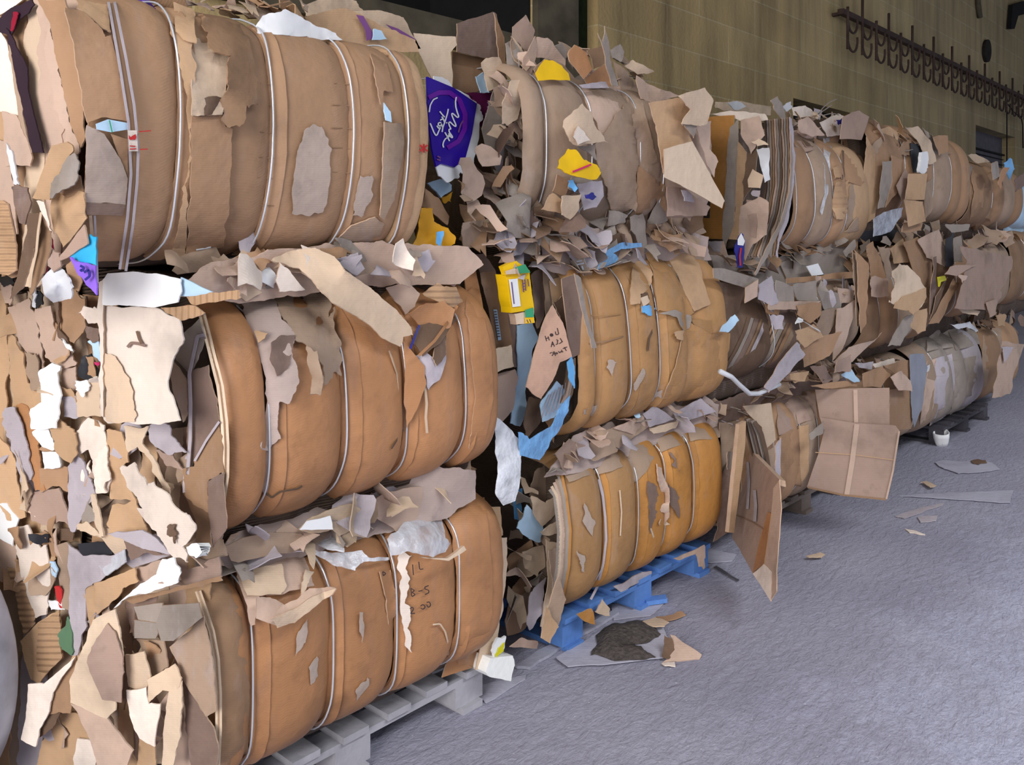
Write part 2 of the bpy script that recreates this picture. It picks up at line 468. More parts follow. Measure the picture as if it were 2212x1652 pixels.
def roughen(pts, step, tear, seed):
    """subdivide a closed outline (u,v,w) and make it ragged"""
    r = np.random.default_rng(seed); out = []
    n = len(pts)
    for i in range(n):
        a = np.array(pts[i], float); b = np.array(pts[(i + 1) % n], float); k = max(1, int(np.linalg.norm((b - a)[:2]) / step))
        nrm = np.array([-(b - a)[1], (b - a)[0], 0]); nrm /= np.linalg.norm(nrm) + 1e-9
        x = np.linspace(0, 1, k + 1); w = np.zeros(k + 1)
        if tear and k > 1:                 # uneven rip: slow wander, small notches, here and there a deep bite
            for frac, amp in ((7., 1.7), (3., .8), (1., .32)):
                m = max(2, int(k / frac) + 1); w += np.interp(x, np.linspace(0, 1, m + 1), r.normal(size=m + 1)) * amp
            w *= (.35 + 1.1 * np.interp(x, np.linspace(0, 1, 4), r.uniform(0, 1, 4))) * np.minimum(1, 6 * np.minimum(x, 1 - x))
        for j in range(k): out.append(a + (b - a) * j / k + nrm * w[j] * tear)
    return np.array(out)
SEED = [0]
def sheet(name, pts, surf, m, parent=None, off=0., tear=.8, step=None, crumple=.0, cf=14., th=.004, rot=0., smooth=True, lab=None, org=None, fold=()):
    """a piece of board or film whose outline is traced in picture pixels and laid on a surface.
    pts: (u,v) or (u,v,w) - w lifts that corner w metres off the surface towards the viewer's side."""
    SEED[0] += 1; sd = SEED[0]
    P = [tuple(p) + (0.,) if len(p) == 2 else tuple(p) for p in pts]
    ext = max(max(p[0] for p in P) - min(p[0] for p in P), max(p[1] for p in P) - min(p[1] for p in P))
    st = step or max(5., min(20., ext / 9))
    R = roughen(P, min(st * .6, 4.) if tear else st * .9, tear, sd)
    q, Fc = triang(R[:, :2], st, sd)
    # lift: inverse distance weights from the outline
    d2 = ((q[:, None] - R[None, :, :2]) ** 2).sum(-1) + 1e-3; wgt = 1 / d2 ** 1.2
    w = (wgt * R[None, :, 2]).sum(1) / wgt.sum(1) + off
    V = surf(q[:, 0], q[:, 1])
    dirs = V - np.array([0, 0, CAMH]); dirs /= np.linalg.norm(dirs, axis=1)[:, None]
    V = V - dirs * w[:, None]
    if crumple:
        ex = np.linalg.norm(V.max(0) - V.min(0)) + 1e-6
        V = V - dirs * (crumple * (.45 * snoise(V, cf, sd) + .5 * np.abs(snoise(V, cf * 1.7, sd + 77)) + 1.1 * crease(V, ex, sd)))[:, None]
    c, s_ = math.cos(rot), math.sin(rot); mpx = 1 / 600.
    UV = np.stack([(q[:, 0] * c - q[:, 1] * s_) * mpx, (q[:, 0] * s_ + q[:, 1] * c) * mpx], 1)
    Fc = face_cam(V, Fc)
    V2, F2, U2, nf, nr_ = thick(V, Fc, UV, th)
    o = mesh(name, V2, F2, m, parent, U2, smooth, org)
    if tear <= .8 and th >= .004 and not crumple: cut(o, m, nf)
    if lab: o['label'] = lab
    return o
def stroke(name, pts, surf, m, parent, width=3., off=.004):
    """a drawn line or tape: ribbon following picture points on a surface"""
    p = np.array([q[:2] for q in pts], float)
    if len(p) > 2:   # smooth it
        t = np.concatenate([[0], np.cumsum(np.linalg.norm(np.diff(p, axis=0), axis=1))]); tn = np.linspace(0, t[-1], max(10, int(t[-1] / 1.5)))
        f = np.stack([np.interp(tn, t, p[:, 0]), np.interp(tn, t, p[:, 1])], 1)
        for _ in range(3): f[1:-1] = (f[:-2] + f[1:-1] * 2 + f[2:]) / 4
        p = f
    else:
        p = p[0] + (p[1] - p[0]) * np.linspace(0, 1, 8)[:, None]
    t = np.gradient(p, axis=0); t /= np.linalg.norm(t, axis=1)[:, None] + 1e-9; nn = np.stack([-t[:, 1], t[:, 0]], 1)
    a, b = p + nn * width / 2, p - nn * width / 2
    q = np.concatenate([a, b]); V = surf(q[:, 0], q[:, 1]); d = V - np.array([0, 0, CAMH]); d /= np.linalg.norm(d, axis=1)[:, None]
    V = V - d * off; n = len(p)
    Fc = face_cam(V, [(i, i + 1, n + i + 1, n + i) for i in range(n - 1)])
    V2, F2, U2, _, _ = thick(V, Fc, q / 600., .0012)
    return V2, F2
def strokes(name, lines, surf, m, parent, width=3., off=.004, lab=None, par=None):
    V = []; Fc = []
    for l in lines:
        v, f = stroke(name, l, surf, m, parent, width, off); b = len(V); V += list(v); Fc += [tuple(i + b for i in g) for g in f]
    o = mesh(name, V, Fc, m, parent)
    if par is not None: sub(o, par)
    if lab: o['label'] = lab
    return o
def onY(y, k=0.):
    return lambda u, v: atY(u, v, y)
def plane(p0, p1, p2):
    """plane through three (u,v,y) picture points of known depth"""
    A, B, C = [atY(p[0], p[1], p[2]) for p in (p0, p1, p2)]; n = np.cross(B - A, C - A); k = n @ (A - np.array([0, 0, CAMH]))
    def hit(u, v):
        d = rays(u, v); t = k / (d @ n); p = d * t[:, None]; p[:, 2] += CAMH; return p
    return hit

# ------------------------------------------------------------------ loose crumpled scraps
def scrap(parent, pos, size, m, nrm=(0, -.5, 1), seed=0, folds=1, th=.003, name='crumpled_scrap', aspect=None, bend=.7, crum=.12):
    r = np.random.default_rng(seed + 1000); k = r.integers(5, 9)
    ang = np.sort(r.uniform(0, 6.28, k)); asp = aspect or r.uniform(.45, 1)
    rad = r.uniform(.65, 1.1, k)
    R = np.stack([np.cos(ang) * rad, np.sin(ang) * rad * asp], 1) * size / 2
    R3 = roughen([tuple(p) + (0,) for p in R], size / 7, size * .022, seed)
    q, Fc = triang(R3[:, :2], size / 7.5, seed)
    if not Fc: return None
    P = np.concatenate([q, np.zeros((len(q), 1))], 1)
    for _ in range(folds):           # fold about a random line, smoothly
        a = r.uniform(0, 6.28); n2 = np.array([math.cos(a), math.sin(a), 0]); t = np.array([-n2[1], n2[0], 0])
        c = r.uniform(-.25, .25) * size; d = P @ n2 - c; amt = np.clip(d / (.03 * size + .004), 0, 1) * r.uniform(-1.5, 1.5) * bend
        dd = np.maximum(d, 0)
        base = P - np.outer(dd, n2)
        P = base + np.outer(dd * np.cos(amt), n2) + np.outer(dd * np.sin(amt), [0, 0, 1])
    P[:, 2] += crum * size * (.25 * snoise(P / size, 7, seed + 3) + .15 * np.abs(snoise(P / size, 15, seed + 4)) + .9 * crease(P, size, seed + 9, 9))
    a = r.uniform(0, 6.28); cu = (P[:, 0] * math.cos(a) + P[:, 1] * math.sin(a)) / size; P[:, 2] += r.uniform(-.5, .5) * size * cu ** 2
    nz = np.array(nrm, float); nz = nz / np.linalg.norm(nz) + r.normal(size=3) * .22; nz /= np.linalg.norm(nz)
    ax = np.cross(nz, r.normal(size=3)); ax /= np.linalg.norm(ax); ay = np.cross(nz, ax)
    V = np.asarray(pos) + P[:, :1] * ax + P[:, 1:2] * ay + P[:, 2:] * nz
    Fc = face_cam(V, Fc)
    V2, F2, U2, nf, nr_ = thick(V, Fc, q, th)
    return mesh(name, V2, F2, m, parent, U2)
def fill(bale, poly, n, surf, mats, size=(.08, .25), nrm=(0, -.5, 1), seed=0, lift=(0, .05), **kw):
    """n crumpled scraps wedged over a region traced on a bale"""
    r = np.random.default_rng(seed); P = np.array(poly, float); lo, hi = P.min(0), P.max(0); k = 0; out = []
    while len(out) < n and k < 4000:
        k += 1; q = r.uniform(lo, hi)[None]
        if inside(P, q)[0]: out.append(q[0])
    if not out: return
    q = np.array(out); V = surf(q[:, 0], q[:, 1]); d = V - np.array([0, 0, CAMH]); d /= np.linalg.norm(d, axis=1)[:, None]
    V = V - d * r.uniform(lift[0], lift[1], len(V))[:, None]
    for i, p in enumerate(V):
        scrap(bale.root, p, r.uniform(*size), mats[r.integers(len(mats))], nrm, seed=seed * 97 + i, **kw)

def strips(b, u0, u1, v0, v1, mats, seed, wid=(26, 55), off=.006):
    """upright layers of board packed side by side over a bale's open end"""
    r = np.random.default_rng(seed); u = u0; e = b.E(x0=b.x0 + .03)
    while u < u1:
        w = r.uniform(*wid); a, c = r.uniform(-14, 14, 2); va, vb = v0 + r.uniform(-20, 40), v1 + r.uniform(-40, 20)
        vm = r.uniform(.3, .7) * (vb - va) + va; o = r.uniform(.004, .016)
        sheet('end_layer', [(u + a, va), (u + w + a, va + r.uniform(-9, 9)), (u + w + 4, vm), (u + w + c, vb), (u + c, vb + r.uniform(-9, 9)), (u - 4, vm)], e, mats[r.integers(len(mats))], b.root, off=o, crumple=.006, cf=20, tear=1.4)
        u += w * .8
def backing(b, k_pts, m, y, seed=0):
    return sheet('top_layer', k_pts, onY(y), m, b.root, crumple=.045, cf=11, tear=1.5)
# ------------------------------------------------------------------ the shed
WY = 4.7                                    # back wall plane
def floor_mat():
    m, nt, b = mat('concrete_floor')
    tc = N(nt, 'ShaderNodeTexCoord'); ob = tc.outputs['Object']
    n1 = N(nt, 'ShaderNodeTexNoise', Scale=.9, Detail=8.0, Roughness=.6); L(nt, ob, n1.inputs['Vector'])
    r1 = ramp(nt, n1.outputs[0], [(.3, srgb('a8a8be')), (.5, srgb('bebed2')), (.72, srgb('d0d0e2'))])
    n2 = N(nt, 'ShaderNodeTexNoise', Scale=60., Detail=4.0, Roughness=.7); L(nt, ob, n2.inputs['Vector'])
    r2 = ramp(nt, n2.outputs[0], [(.35, (.72, .72, .74, 1)), (.6, (1, 1, 1, 1))])
    c = mix(nt, 1.0, r1.outputs[0], r2.outputs[0], 'MULTIPLY')
    n3 = N(nt, 'ShaderNodeTexNoise', Scale=3.1, Detail=6.0, Roughness=.7); L(nt, ob, n3.inputs['Vector'])
    r3 = ramp(nt, n3.outputs[0], [(.62, (0, 0, 0, 1)), (.75, (.35, .35, .35, 1))])
    c = mix(nt, r3.outputs[0], c, srgb('6f6a70'))
    # greyer, uneven tone that grows towards the stack, and pale grit
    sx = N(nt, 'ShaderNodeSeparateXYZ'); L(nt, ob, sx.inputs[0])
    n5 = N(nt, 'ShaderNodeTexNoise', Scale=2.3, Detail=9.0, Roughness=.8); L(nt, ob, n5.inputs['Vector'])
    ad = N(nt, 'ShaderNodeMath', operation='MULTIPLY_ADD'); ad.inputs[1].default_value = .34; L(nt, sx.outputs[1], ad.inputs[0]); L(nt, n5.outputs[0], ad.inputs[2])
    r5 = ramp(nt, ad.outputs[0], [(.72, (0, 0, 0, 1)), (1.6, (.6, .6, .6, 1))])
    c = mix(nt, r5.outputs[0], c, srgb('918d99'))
    v2 = N(nt, 'ShaderNodeTexVoronoi', Scale=26.); L(nt, ob, v2.inputs['Vector'])
    r6 = ramp(nt, v2.outputs['Distance'], [(.05, (.5, .5, .5, 1)), (.1, (0, 0, 0, 1))]); c = mix(nt, r6.outputs[0], c, srgb('e4e4ea'))
    L(nt, c, b.inputs['Base Color']); b.inputs['Roughness'].default_value = .92; b.inputs['Specular IOR Level'].default_value = .2
    # rough tamped surface: ripples, pits and grit
    w = N(nt, 'ShaderNodeTexNoise', Scale=17., Detail=7.0, Roughness=.66, Distortion=.45)
    mp = N(nt, 'ShaderNodeMapping'); mp.inputs['Scale'].default_value = (.7, 1.5, 1); L(nt, ob, mp.inputs[0]); L(nt, mp.outputs[0], w.inputs['Vector'])
    v = N(nt, 'ShaderNodeTexVoronoi', Scale=30.); L(nt, ob, v.inputs['Vector'])
    b1 = N(nt, 'ShaderNodeBump', Strength=.55, Distance=.04); L(nt, w.outputs[0], b1.inputs['Height'])
    b2 = N(nt, 'ShaderNodeBump', Strength=.35, Distance=.01); L(nt, n2.outputs[0], b2.inputs['Height']); L(nt, b1.outputs[0], b2.inputs['Normal'])
    L(nt, b2.outputs[0], b.inputs['Normal'])
def wall_mat():
    m, nt, b = mat('block_wall')
    tc = N(nt, 'ShaderNodeTexCoord'); ob = tc.outputs['Object']
    mp = N(nt, 'ShaderNodeMapping'); mp.inputs['Rotation'].default_value = (math.radians(-90), 0, 0); L(nt, ob, mp.inputs[0])
    br = N(nt, 'ShaderNodeTexBrick', Scale=1.0); br.inputs['Brick Width'].default_value = 1.25; br.inputs['Row Height'].default_value = .40
    br.inputs['Mortar Size'].default_value = .010; br.inputs['Mortar Smooth'].default_value = .5; br.inputs['Color1'].default_value = srgb('d6bc88'); br.inputs['Color2'].default_value = srgb('c8ae7c'); br.inputs['Mortar'].default_value = srgb('ddc99c')
    L(nt, mp.outputs[0], br.inputs['Vector'])
    m2 = N(nt, 'ShaderNodeMapping'); m2.inputs['Scale'].default_value = (1.6, 1, .22); L(nt, ob, m2.inputs[0])
    n1 = N(nt, 'ShaderNodeTexNoise', Scale=1.6, Detail=7.0, Roughness=.62); L(nt, m2.outputs[0], n1.inputs['Vector'])
    r1 = ramp(nt, n1.outputs[0], [(.3, (.50, .49, .47, 1)), (.5, (.84, .84, .82, 1)), (.7, (1.08, 1.03, .95, 1))])
    c = mix(nt, 1.0, br.outputs['Color'], r1.outputs[0], 'MULTIPLY')
    n2 = N(nt, 'ShaderNodeTexNoise', Scale=.45, Detail=4.0); L(nt, ob, n2.inputs['Vector'])
    r2 = ramp(nt, n2.outputs[0], [(.42, (1, 1, 1, 1)), (.62, (.80, .79, .80, 1))])
    c = mix(nt, 1.0, c, r2.outputs[0], 'MULTIPLY')
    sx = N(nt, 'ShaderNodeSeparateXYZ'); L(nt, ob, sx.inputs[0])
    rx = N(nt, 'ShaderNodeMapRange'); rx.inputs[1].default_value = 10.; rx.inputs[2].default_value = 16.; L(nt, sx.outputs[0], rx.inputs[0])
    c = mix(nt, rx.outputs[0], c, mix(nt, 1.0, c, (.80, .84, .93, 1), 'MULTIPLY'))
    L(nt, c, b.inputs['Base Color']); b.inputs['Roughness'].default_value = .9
    n3 = N(nt, 'ShaderNodeTexNoise', Scale=25., Detail=6.0); L(nt, ob, n3.inputs['Vector'])
    b1 = N(nt, 'ShaderNodeBump', Strength=.4, Distance=.02); L(nt, n3.outputs[0], b1.inputs['Height'])
    b2 = N(nt, 'ShaderNodeBump', Strength=.3, Distance=.01); L(nt, br.outputs['Fac'], b2.inputs['Height']); b2.invert = True; L(nt, b1.outputs[0], b2.inputs['Normal'])
    L(nt, b2.outputs[0], b.inputs['Normal'])
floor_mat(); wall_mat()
plain('concrete', '5d5546', rough=.9, noise=.35, scale=5, bump=.6)
plain('moss', '1f2a12', rough=.95, noise=.5, scale=9)
plain('roofsheet', '6f6f70', rough=.9)
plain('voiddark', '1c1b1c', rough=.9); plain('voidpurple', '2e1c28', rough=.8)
plain('shutter', '5e5a60', rough=.8)
plain('wallblotch', '2a2420', rough=.95, noise=.4)

def boxes(name, items, m, parent=None, org=None):
    bm = ([], [])
    for lo, hi in items: box(bm, lo, hi)
    return mesh(name, bm[0], bm[1], m, parent, None, False, org)
def struct(o): o['kind'] = 'structure'; return o

XL, XR, ZT = -6.0, 46.0, 7.2
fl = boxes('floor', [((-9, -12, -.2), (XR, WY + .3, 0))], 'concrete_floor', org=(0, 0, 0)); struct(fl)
SILL, OPX, SLX0, SLX1 = 3.30, 5.46, 6.02, 6.36
W1 = (10.4, 12.5, 2.2, 3.40); W2 = (18.5, 21.6, 2.4, 3.80)
wl = [((XL, WY, 0), (OPX, WY + .3, SILL)), ((XL, WY, 5.4), (OPX, WY + .3, ZT)),          # left part with the dark opening
      ((OPX, WY, 0), (SLX0, WY + .3, ZT)), ((SLX1, WY, 0), (W1[0], WY + .3, ZT)),
      ((W1[0], WY, 0), (W1[1], WY + .3, W1[2])), ((W1[0], WY, W1[3]), (W1[1], WY + .3, ZT)), ((W1[1], WY, 0), (W2[0], WY + .3, ZT)),
      ((W2[0], WY, 0), (W2[1], WY + .3, W2[2])), ((W2[0], WY, W2[3]), (W2[1], WY + .3, ZT)), ((W2[1], WY, 0), (XR, WY + .3, ZT))]
struct(boxes('wall_back', wl, 'block_wall', org=(0, WY, 0)))
struct(boxes('trim_1', [((XL, WY - .10, SILL - .20), (OPX - .02, WY + .3, SILL))], 'concrete'))           # sill ledge under the dark opening
struct(boxes('trim_2', [((OPX, WY - .06, 2.0), (SLX0 - .02, WY, ZT))], 'concrete'))                           # rough pier beside the opening
struct(boxes('wall_recess', [((SLX0, WY + .12, 0), (SLX1, WY + .3, ZT))], 'moss'))
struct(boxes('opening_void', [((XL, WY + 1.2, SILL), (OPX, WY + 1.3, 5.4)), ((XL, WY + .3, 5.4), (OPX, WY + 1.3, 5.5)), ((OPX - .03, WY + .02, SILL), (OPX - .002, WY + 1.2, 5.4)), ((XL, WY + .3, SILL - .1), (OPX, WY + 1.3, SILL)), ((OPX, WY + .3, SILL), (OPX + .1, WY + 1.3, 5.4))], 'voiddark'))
for i, w in enumerate((W1, W2)):
    o = struct(boxes('window_%d' % (i + 1), [((w[0], WY + .26, w[2]), (w[1], WY + .32, w[3]))], 'voiddark' if i == 0 else 'shutter'))
    if i:
        zb = w[3] - .36
        mesh_o = boxes('window_bar', [((w[0] + .35, WY + .2, zb - .03), (w[1], WY + .25, zb))] + [((w[0] + .35 + .0, WY + .2, w[2]), (w[0] + .40, WY + .25, zb))] + [((w[0] + .35, WY + .22, zb - .12 * k), (w[1], WY + .25, zb - .12 * k + .01)) for k in range(1, 8)], 'voiddark')
        sub(mesh_o, o)
struct(boxes('ceiling', [((XL, -3.6, ZT), (XR, WY + .3, ZT + .1))], 'roofsheet'))
struct(boxes('wall_end', [((XR - .2, -3, 0), (XR, WY, ZT))], 'block_wall'))

# rail of double hooks along the wall
def hook_rail():
    A = atY(1822, 26, WY - .16); B = atY(2250, 231, WY - .16)
    z = (A[2] + B[2]) / 2; A[2] = z; B[2] = z
    r = thing('hook_rail', ((A[0] + B[0]) / 2, WY - .16, z), 'rusty dark rail of double hooks running along the high back wall', 'hook rail')
    boxes('rail', [((A[0] - .1, WY - .2, z - .035), (B[0], WY - .12, z + .035)), ((A[0], WY - .12, z - .02), (A[0] + .06, WY, z + .02)), ((B[0] - 1, WY - .12, z - .02), (B[0] - .94, WY, z + .02)), (((A[0] + B[0]) / 2, WY - .12, z - .02), ((A[0] + B[0]) / 2 + .06, WY, z + .02))], 'rust', r)
    us = [1828, 1860, 1890, 1917, 1943, 1968, 1993, 2014, 2034, 2054, 2074, 2091, 2108, 2125, 2141, 2157, 2171, 2185, 2198, 2211]
    for i, u in enumerate(us):
        x = float(atY(u, 100, WY - .18)[0]); y = WY - .2
        V, Fc = tube_vf([(x, y, z + (.28 if i % 2 else .08)), (x, y, z), (x, y, z - .2), (x, y, z - .48)], .019, 6)
        for dz in (-.05, -.30):
            t = np.linspace(math.pi, 2 * math.pi + .3, 14)
            p = np.stack([x + .17 + .17 * np.cos(t), 0 * t + y, z + dz - .02 + .17 * np.sin(t)], 1)
            v, f = tube_vf(p, .016, 6); b = len(V); V += v; Fc += [tuple(k + b for k in g) for g in f]
        mesh('hook', V, Fc, 'rust', r)
hook_rail()
cordx = float(atY(2175, 300, WY - .2)[0])
o = tube('hanging_cord', [(cordx, WY - .2, 4.5), (cordx, WY - .2, 3.6), (cordx, WY - .2, 0)], .012, 'voiddark'); tag(o, 'thin dark cord hanging from the hook rail past the shuttered recess', 'cord')
lp = [atY(2178, 226, WY - .2), atY(2188, 240, WY - .2), atY(2200, 250, WY - .2), atY(2206, 252, WY - .2), atY(2209, 270, WY - .2), atY(2210, 320, WY - .2)]
o = tube('looped_cable', lp, .012, 'voiddark'); tag(o, 'thin slack cable drooping right from the hook rail', 'cable')
# oval stain-dark port and bracket high on the wall
def oval(name, u0, u1, v0, v1, m, label, cat):
    t = np.linspace(0, 2 * math.pi, 25)[:-1]; uu = (u0 + u1) / 2 + (u1 - u0) / 2 * np.cos(t); vv = (v0 + v1) / 2 + (v1 - v0) / 2 * np.sin(t)
    p = atY(uu, vv, WY - .06); q = p.copy(); q[:, 1] = WY; n = len(t)
    V = np.concatenate([p, q]); Fc = [tuple(range(n))] + [(i, (i + 1) % n, n + (i + 1) % n, n + i) for i in range(n)]
    return tag(mesh(name, V, Fc, m, None, None, False), label, cat)
oval('wall_port', 2128, 2142, 85, 134, 'wallblotch', 'dark narrow oval cap on the wall above the hook rail', 'wall cap')
br = sheet('wall_bracket', [(2184, 62), (2188, 10), (2215, 2), (2230, 4), (2230, 26), (2200, 34), (2192, 62)], onY(WY - .1), 'voiddark', tear=0, th=.08); tag(br, 'black bracket high on the wall at the far right', 'bracket')
o = tube('wall_conduit', [atY(2112, -20, WY - .05), atY(2113, 8, WY - .05), atY(2117, 38, WY - .05)], .05, 'concrete'); tag(o, 'short grey pipe end coming down the wall above the hook rail', 'pipe')

# pallets
cardboard('greywood', 'a9a7ad', dust=.5, rib=.2, dustcol='d0d0d8', ribw=6.); cardboard('bluewood', '5c86c8', dust=.9, rib=.2, dustcol='93a0bc', ribw=6.); cardboard('oldwood', '7d7068', dust=.4, rib=.2, ribw=6.); cardboard('darkwood', '4d4a50', dust=.4, rib=.2, ribw=6.)
def pallet(name, label, x1, y0, lx, ly, m, group='pallets under the bottom bales', z=0., h=.144):
    x0 = x1 - lx
    t = thing(name, ((x0 + x1) / 2, y0 + ly / 2, z), label, 'pallet', group)
    bw = .10; n = 7
    for k in range(n):
        xa = x0 + (lx - bw) * k / (n - 1); w = RNG.uniform(-.008, .008)
        boxes('deck_board', [((xa, y0 + w, z + h - .022), (xa + bw, y0 + ly + w, z + h))], m, t)
    for ya in (y0 + .01, y0 + ly / 2 - .05, y0 + ly - .11):
        boxes('stretcher_board', [((x0, ya, z + h - .044), (x1, ya + .1, z + h - .022))], m, t)
        for xa in (x0, (x0 + x1) / 2 - .07, x1 - .14):
            boxes('block', [((xa, ya, z + .022), (xa + .14, ya + .1, z + h - .044))], m, t)
    for xa in (x0 + .02, (x0 + x1) / 2 - .05, x1 - .12):
        boxes('skid_board', [((xa, y0 - .01, z), (xa + .1, y0 + ly, z + .022))], m, t)
    return t
# ------------------------------------------------------------------ bales, front row
GB = 'bales in the bottom tier'; GM = 'bales in the middle tier'; GT = 'bales in the top tier'
B1 = Bale('brown cardboard bale on the grey pallet, nearest in the bottom tier', 452, 1085, (700, 1160), (700, 1590), 2.14, wires=(537, 707, 848, 983), dent=.030, n=5, belly=.02, grp=GB, shear=-.32, a=.75, seed=1)
B2 = Bale('ochre cardboard bale on the blue pallet, second in the bottom tier', 1228, 1557, (1380, 935), (1380, 1232), 2.20, wires=(1297, 1371, 1430, 1490), dent=.045, n=5, belly=.03, grp=GB, seed=2)
M1 = Bale('brown cardboard bale with torn cover, nearest in the middle tier', 480, 1072, (700, 620), (700, 1108), 2.10, wires=(572, 735, 869, 996), dent=.040, n=4.4, belly=.04, tilt=.06, grp=GM, shear=-.32, a=.75, seed=3)
M2 = Bale('ochre cardboard bale with a handwritten pink flap at its left end', 1245, 1568, (1400, 552), (1400, 893), 2.16, wires=(1273, 1352, 1415, 1480), dent=.045, n=5, belly=.03, tilt=.08, grp=GM, seed=4)
T1 = Bale('smooth brown bale bound by four shiny wires, nearest in the top tier', 186, 915, (560, 55), (500, 552), 2.16, wires=(377, 577, 746, 868), dent=.018, ends=.004, n=8, tilt=-.04, belly=.085, pw=5., grp=GT, shear=-.32, a=.75, seed=5)
T2 = Bale('ragged brown bale with yellow scraps, second in the top tier', 1128, 1535, (1300, 170), (1300, 490), 2.2, wires=(1170, 1268, 1375, 1425), dent=.03, n=4.4, belly=.02, grp=GT, seed=6, a=.6, core_in=.42)
T3 = Bale('brown bale with layered board edges at its left end, third in the top tier', 1640, 1874, (1760, 288), (1760, 545), 2.2, wires=(1712, 1751, 1791, 1821), dent=.04, n=4, belly=.05, tilt=.06, grp=GT, seed=7)
T4 = Bale('brown bale with a grey plastic bulge below, fourth in the top tier', 1880, 2092, (2040, 292), (2040, 490), 2.2, wires=(1950, 2012, 2049, 2068), dent=.05, n=4, belly=.05, grp=GT, seed=8)
T5 = Bale('dark red-brown bale at the far end of the top tier', 2094, 2205, (2130, 350), (2130, 498), 2.2, wires=(2140, 2160, 2184), dent=.06, n=4, belly=.08, grp=GT, seed=9)
M3 = Bale('bale topped by grey curved sheets, third in the middle tier', 1545, 1850, (1720, 575), (1720, 800), 2.2, wires=(1661, 1719, 1772), dent=.04, n=2.8, belly=.03, tilt=.22, grp=GM, seed=10)
M4 = Bale('bale with a big round torn pale flap, fourth in the middle tier', 1856, 2004, (1930, 535), (1930, 745), 2.2, wires=(1890, 1930, 1970), dent=.05, n=4, belly=.05, tilt=.15, grp=GM, seed=11)
M5 = Bale('bale covered by a broad pink brown sheet in the middle tier', 2016, 2180, (2100, 515), (2100, 680), 2.2, wires=(2060, 2120), dent=.04, n=4.4, belly=.03, grp=GM, seed=12)
M6 = Bale('dim purple grey bale at the right edge of the middle tier', 2182, 2290, (2200, 500), (2200, 655), 2.2, wires=(2215, 2245), dent=.04, n=4.4, belly=.03, grp=GM, seed=13)
B3 = Bale('bale with two big flat boards sticking out, third in the bottom tier', 1600, 1790, (1700, 850), (1700, 1085), 2.2, wires=(1665, 1722, 1760), dent=.04, n=4.4, belly=.03, grp=GB, seed=14)
B4 = Bale('bale partly hidden behind the sticking out boards in the bottom tier', 1800, 1978, (1910, 775), (1910, 965), 2.2, wires=(1905, 1945), dent=.04, n=4.4, belly=.03, grp=GB, seed=15)
B5 = Bale('grey dusty bale on a dark pallet in the bottom tier', 1985, 2120, (2060, 712), (2060, 890), 2.2, wires=(2020, 2050, 2080), dent=.06, n=4.4, belly=.06, tilt=.1, grp=GB, seed=16)
B6 = Bale('brown bale with a pale drooping flap, far right of the bottom tier', 2122, 2200, (2150, 695), (2150, 850), 2.2, wires=(2160,), dent=.05, n=4.4, belly=.04, grp=GB, seed=17)

B1.lobes(['orange', 'orange', 'orange', 'orange', 'orange'], th=(-1.15, 1.4))
M1.lobes(['orange', 'orange', 'orange', 'orange', 'orange'], th=(-1.15, 1.4))
T1.lobes(['kraft', 'kraft', 'kraft', 'kraft', 'tan'], th=(-1.0, .86), jag=(.003, .02))
B2.lobes(['ochredull', 'ochredull', 'ochre', 'ochre', 'ochre'], th=(-1.15, 1.4)); M2.lobes(['ochremid'] * 5, th=(-1.15, 1.4))
T2.lobes(['drab', 'drab', 'drab', 'drab', 'pink'])
T3.lobes([None, 'kraft', 'drab', 'kraft', 'tan']); M3.lobes(['dark', 'purplebrown', 'brown', 'drab'])
for b in (T4, T5, M4, M5, M6, B3, B4, B6): b.lobes(['brown', 'kraft', 'drab'], th=(-1.15, 1.1 if b in (T4, T5) else 1.35))
B5.lobes(['drab', 'grey', 'grey', 'lav', 'grey'])
p1 = pallet('wooden_pallet', 'grey weathered wooden pallet under the nearest bottom bale', float(atZ(1040, 1512, 0.)[0]), 2.27, 1.2, 1.0, 'greywood')
p2 = pallet('wooden_pallet', 'blue painted pallet under the ochre bottom bale', 4.05, 2.28, 1.2, 1.0, 'bluewood')
p3 = pallet('wooden_pallet', 'old brown pallet under the bale with sticking out boards', 5.9, 2.3, 1.2, 1.0, 'oldwood')
p4 = pallet('wooden_pallet', 'dark pallet under the grey dusty bale at the far right', 9.1, 2.2, 1.4, 1.0, 'darkwood')

for b, m in ((T1, 'kraft'), (M1, 'orange'), (B1, 'orange'), (B2, 'ochre'), (M2, 'ochremid')):
    for i, w in enumerate(b.wx):
        b.panel(w + .006, w + RNG.uniform(.032, .05), m, th=(-1.0, RNG.uniform(.7, .85)), off=.0165, jag=(.002, .03), nz=40, nx=4, seed=50 + i, thick_=.004, name='pleat')
